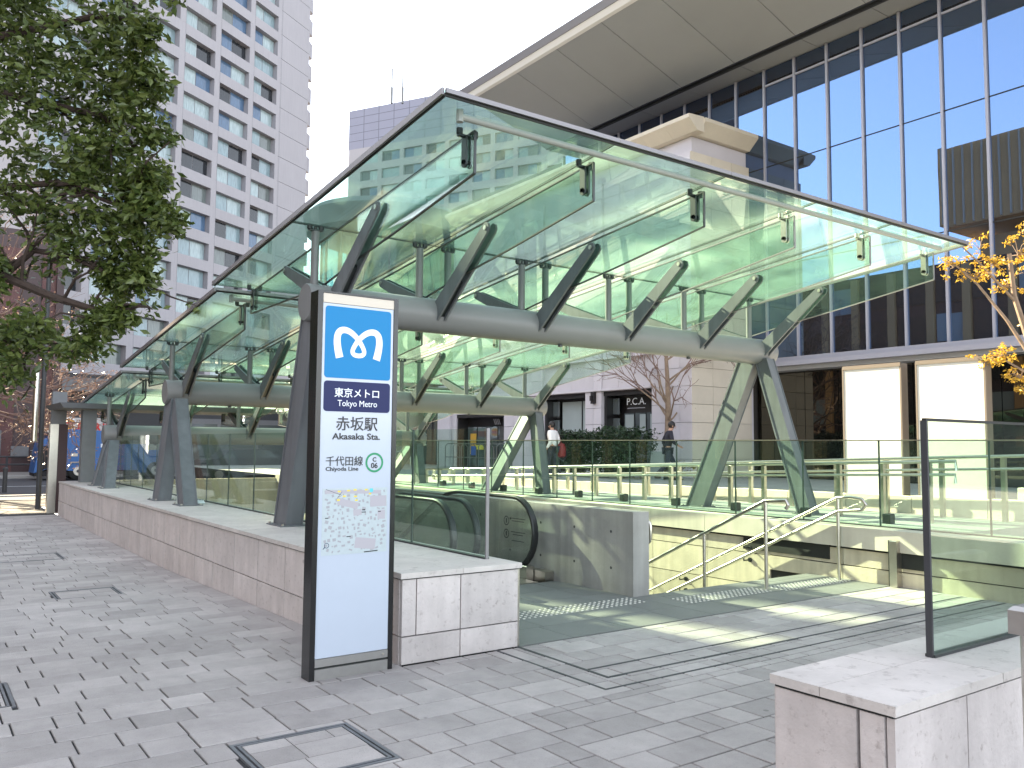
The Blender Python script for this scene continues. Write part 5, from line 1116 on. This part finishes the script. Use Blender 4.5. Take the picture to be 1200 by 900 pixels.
# ------------------------------------------------------------------ people
def skin_mesh(name, verts, edges, radii, m, parent, sub=1):
    me = bpy.data.meshes.new(name); me.from_pydata(verts, edges, []); me.materials.append(m)
    o = bpy.data.objects.new(name, me); COL.objects.link(o)
    sk = o.modifiers.new('skin', 'SKIN'); sk.use_smooth_shade = True
    lay = me.skin_vertices[0] if me.skin_vertices else None
    if lay is None:
        bm = bmesh.new(); bm.from_mesh(me); bm.verts.layers.skin.verify(); bm.to_mesh(me); bm.free(); lay = me.skin_vertices[0]
    for i, rd in enumerate(radii): lay.data[i].radius = rd if isinstance(rd, tuple) else (rd, rd); lay.data[i].use_root = (i == 0)
    s = o.modifiers.new('sub', 'SUBSURF'); s.levels = sub; s.render_levels = sub
    if parent is not None: adopt(o, parent)
    return o
def person(label, base, face, J, top_m, leg_m, long_hair=False):
    """base: feet centre; face: heading unit vector; J: joints as (side, forward, up) offsets in metres"""
    t = thing('person', label, 'person', base); f = Vector((face[0], face[1], 0)).normalized(); s = Vector((f.y, -f.x, 0)); B0 = Vector(base)
    def W_(p): return tuple(B0+s*p[0]+f*p[1]+Vector((0, 0, p[2])))
    V = []; E = []; Rr = []
    def add(p, rd, par=None):
        V.append(W_(p)); Rr.append(rd)
        if par is not None: E.append((par, len(V)-1))
        return len(V)-1
    pel = add(J['pel'], (.13, .10)); wai = add(J['wai'], (.125, .09), pel); che = add(J['che'], (.15, .105), wai); nk0 = add(J['nk0'], .06, che); nk1 = add(J['nk1'], .052, nk0)
    hd = add(J['head'], (.078, .09), nk1); ht = add((J['head'][0], J['head'][1]-.005, J['head'][2]+.10), (.06, .07), hd)
    for q in ('l', 'r'):
        sh = add(J['sh'+q], .062, che); el = add(J['el'+q], .042, sh); wr = add(J['wr'+q], .028, el)
        d = (Vector(J['wr'+q])-Vector(J['el'+q])).normalized(); pm = Vector(J['wr'+q])+d*.07; pa = add(tuple(pm), (.034, .018), wr)
        for k, (off, ln) in enumerate(((-.027, .065), (-.009, .075), (.009, .07), (.026, .055))):
            b0 = pm+d*.025+Vector((0, off, 0)); a = add(tuple(b0), .009, pa); c = add(tuple(b0+d*ln*.55+Vector((0, .006, 0))), .0085, a); add(tuple(b0+d*ln+Vector((0, .018, 0))), .0075, c)
        th = add(tuple(pm+Vector((0, .035, .012))), .010, pa); add(tuple(pm+d*.03+Vector((0, .052, .0))), .009, th)
        hp = add(J['hp'+q], .085, pel); kn = add(J['kn'+q], .056, hp); an = add(J['an'+q], .037, kn); add((J['an'+q][0], J['an'+q][1]+.13, max(.025, J['an'+q][2]-.055)), (.035, .022), an)
    skin_mesh('body', V, E, Rr, MT['skin'], t)
    # clothing: slightly fuller shells over torso, arms and legs
    def shell(nm, names, m, links):
        vs = [W_(p) for p, _ in names]; skin_mesh(nm, vs, links, [q for _, q in names], m, t)
    shell('jacket', [(J['che'], (.175, .13)), (J['wai'], (.155, .12)), (tuple(Vector(J['pel'])+Vector((0, 0, -.02))), (.16, .125)), (J['nk0'], .075), (J['shl'], .08), (J['ell'], .06), (J['wrl'], .045), (J['shr'], .08), (J['elr'], .06), (J['wrr'], .045)], top_m, [(0, 1), (1, 2), (0, 3), (0, 4), (4, 5), (5, 6), (0, 7), (7, 8), (8, 9)])
    shell('trousers', [(J['pel'], (.15, .115)), (J['hpl'], .10), (J['knl'], .072), (J['anl'], .06), (J['hpr'], .10), (J['knr'], .072), (J['anr'], .06)], leg_m, [(0, 1), (1, 2), (2, 3), (0, 4), (4, 5), (5, 6)])
    for q in ('l', 'r'):
        a = Vector(J['an'+q]); skin_mesh('shoe', [W_((a.x, a.y-.05, max(.045, a.z-.05))), W_((a.x, a.y+.06, max(.04, a.z-.055))), W_((a.x, a.y+.16, max(.03, a.z-.065)))], [(0, 1), (1, 2)], [.05, .046, .036], MT['shoe'], t)
    h = Vector(J['head'])
    hb_ = MB(); hb_.sphere(W_((h.x, h.y-.022, h.z+.045)), .104, 14, 10, 1.08)
    if long_hair: hb_.sphere(W_((h.x, h.y-.05, h.z-.02)), .09, 12, 8, 1.1)
    hb_.build('hair', MT['hair'], t, smooth='all')
    fb_ = MB()
    for sx in (-1, 1): fb_.sphere(W_((h.x+sx*.032, h.y+.083, h.z+.012)), .009, 6, 5)
    fb_.build('eye', MT['pblack'], t); MB().sphere(W_((h.x, h.y+.098, h.z-.018)), .015, 8, 6, 1.3).build('nose', MT['skin'], t, smooth='all')
    MB().sphere(W_((h.x, h.y+.083, h.z-.058)), .017, 8, 5, .3).build('mouth', MT['bagred'], t, smooth='all')
    eb = MB()
    for sx in (-1, 1): eb.sphere(W_((h.x+sx*.084, h.y-.005, h.z)), .02, 8, 6, 1.5)
    eb.build('ear', MT['skin'], t, smooth='all')
    return t, W_
# woman or man seen from behind, white jacket, walking away to the left; red bag on the shoulder
Jw = dict(pel=(0, 0, .93), wai=(0, .01, 1.08), che=(0, .03, 1.28), nk0=(0, .035, 1.45), nk1=(0, .05, 1.50), head=(0, .07, 1.58), shl=(-.18, .03, 1.39), ell=(-.24, -.06, 1.12), wrl=(-.24, .08, .90), shr=(.18, .03, 1.39), elr=(.25, -.05, 1.12), wrr=(.24, .10, .95), hpl=(-.09, 0, .88), knl=(-.10, .12, .48), anl=(-.10, .0, .09), hpr=(.09, 0, .88), knr=(.09, .02, .47), anr=(.10, -.22, .13))
p1, Wp = person('person in a white jacket and dark trousers walking away with a red bag', (13.3, 15.1, .52), (-.35, .93), Jw, MT['shirt'], MT['jean'])
bg = thing('shoulder_bag', 'dark red bag hanging at the hip of the person in white', 'bag', Wp((.30, -.10, .75)))
m = MB(); c = Vector(Wp((.31, -.10, .86)))
m.tube([c+Vector((0, 0, -.24)), c+Vector((0, 0, -.2)), c+Vector((0, 0, .02)), c+Vector((0, 0, .16)), c+Vector((0, 0, .2))], [.08, .135, .15, .11, .05], 14); m.build('body', MT['bagred'], bg, smooth=True)
MB().tube([Wp((.31, -.10, 1.05)), Wp((.26, -.04, 1.3)), Wp((.14, .0, 1.47)), Wp((.10, .10, 1.40)), Wp((.22, .06, 1.15)), Wp((.31, -.06, 1.05))], .014, 6).build('strap', MT['bagred'], bg)
ct = thing('folded_coat', 'dark coat carried beside the red bag by the person in white', 'coat', Wp((.5, -.1, .7)))
c = Vector(Wp((.47, -.06, .80))); MB().tube([c+Vector((0, 0, .16)), c+Vector((.0, 0, .08)), c+Vector((.02, 0, -.12)), c+Vector((.03, .0, -.26))], [.05, .10, .12, .07], 12).build('cloth', MT['navycloth'], ct, smooth=True)
Jm = dict(pel=(0, 0, .92), wai=(0, .02, 1.07), che=(0, .05, 1.27), nk0=(0, .07, 1.44), nk1=(0, .10, 1.50), head=(0, .14, 1.57), shl=(-.19, .04, 1.38), ell=(-.24, -.10, 1.12), wrl=(-.22, .02, .90), shr=(.19, .06, 1.38), elr=(.24, .10, 1.12), wrr=(.20, .26, 1.02), hpl=(-.09, 0, .87), knl=(-.09, .20, .50), anl=(-.09, .22, .09), hpr=(.09, 0, .87), knr=(.09, -.02, .47), anr=(.09, -.36, .15))
person('man in dark navy clothes walking to the right past the bare tree', (15.2, 12.15, .52), (.80, -.60), Jm, MT['navycloth'], MT['jean'])
print('objects', len(bpy.data.objects))
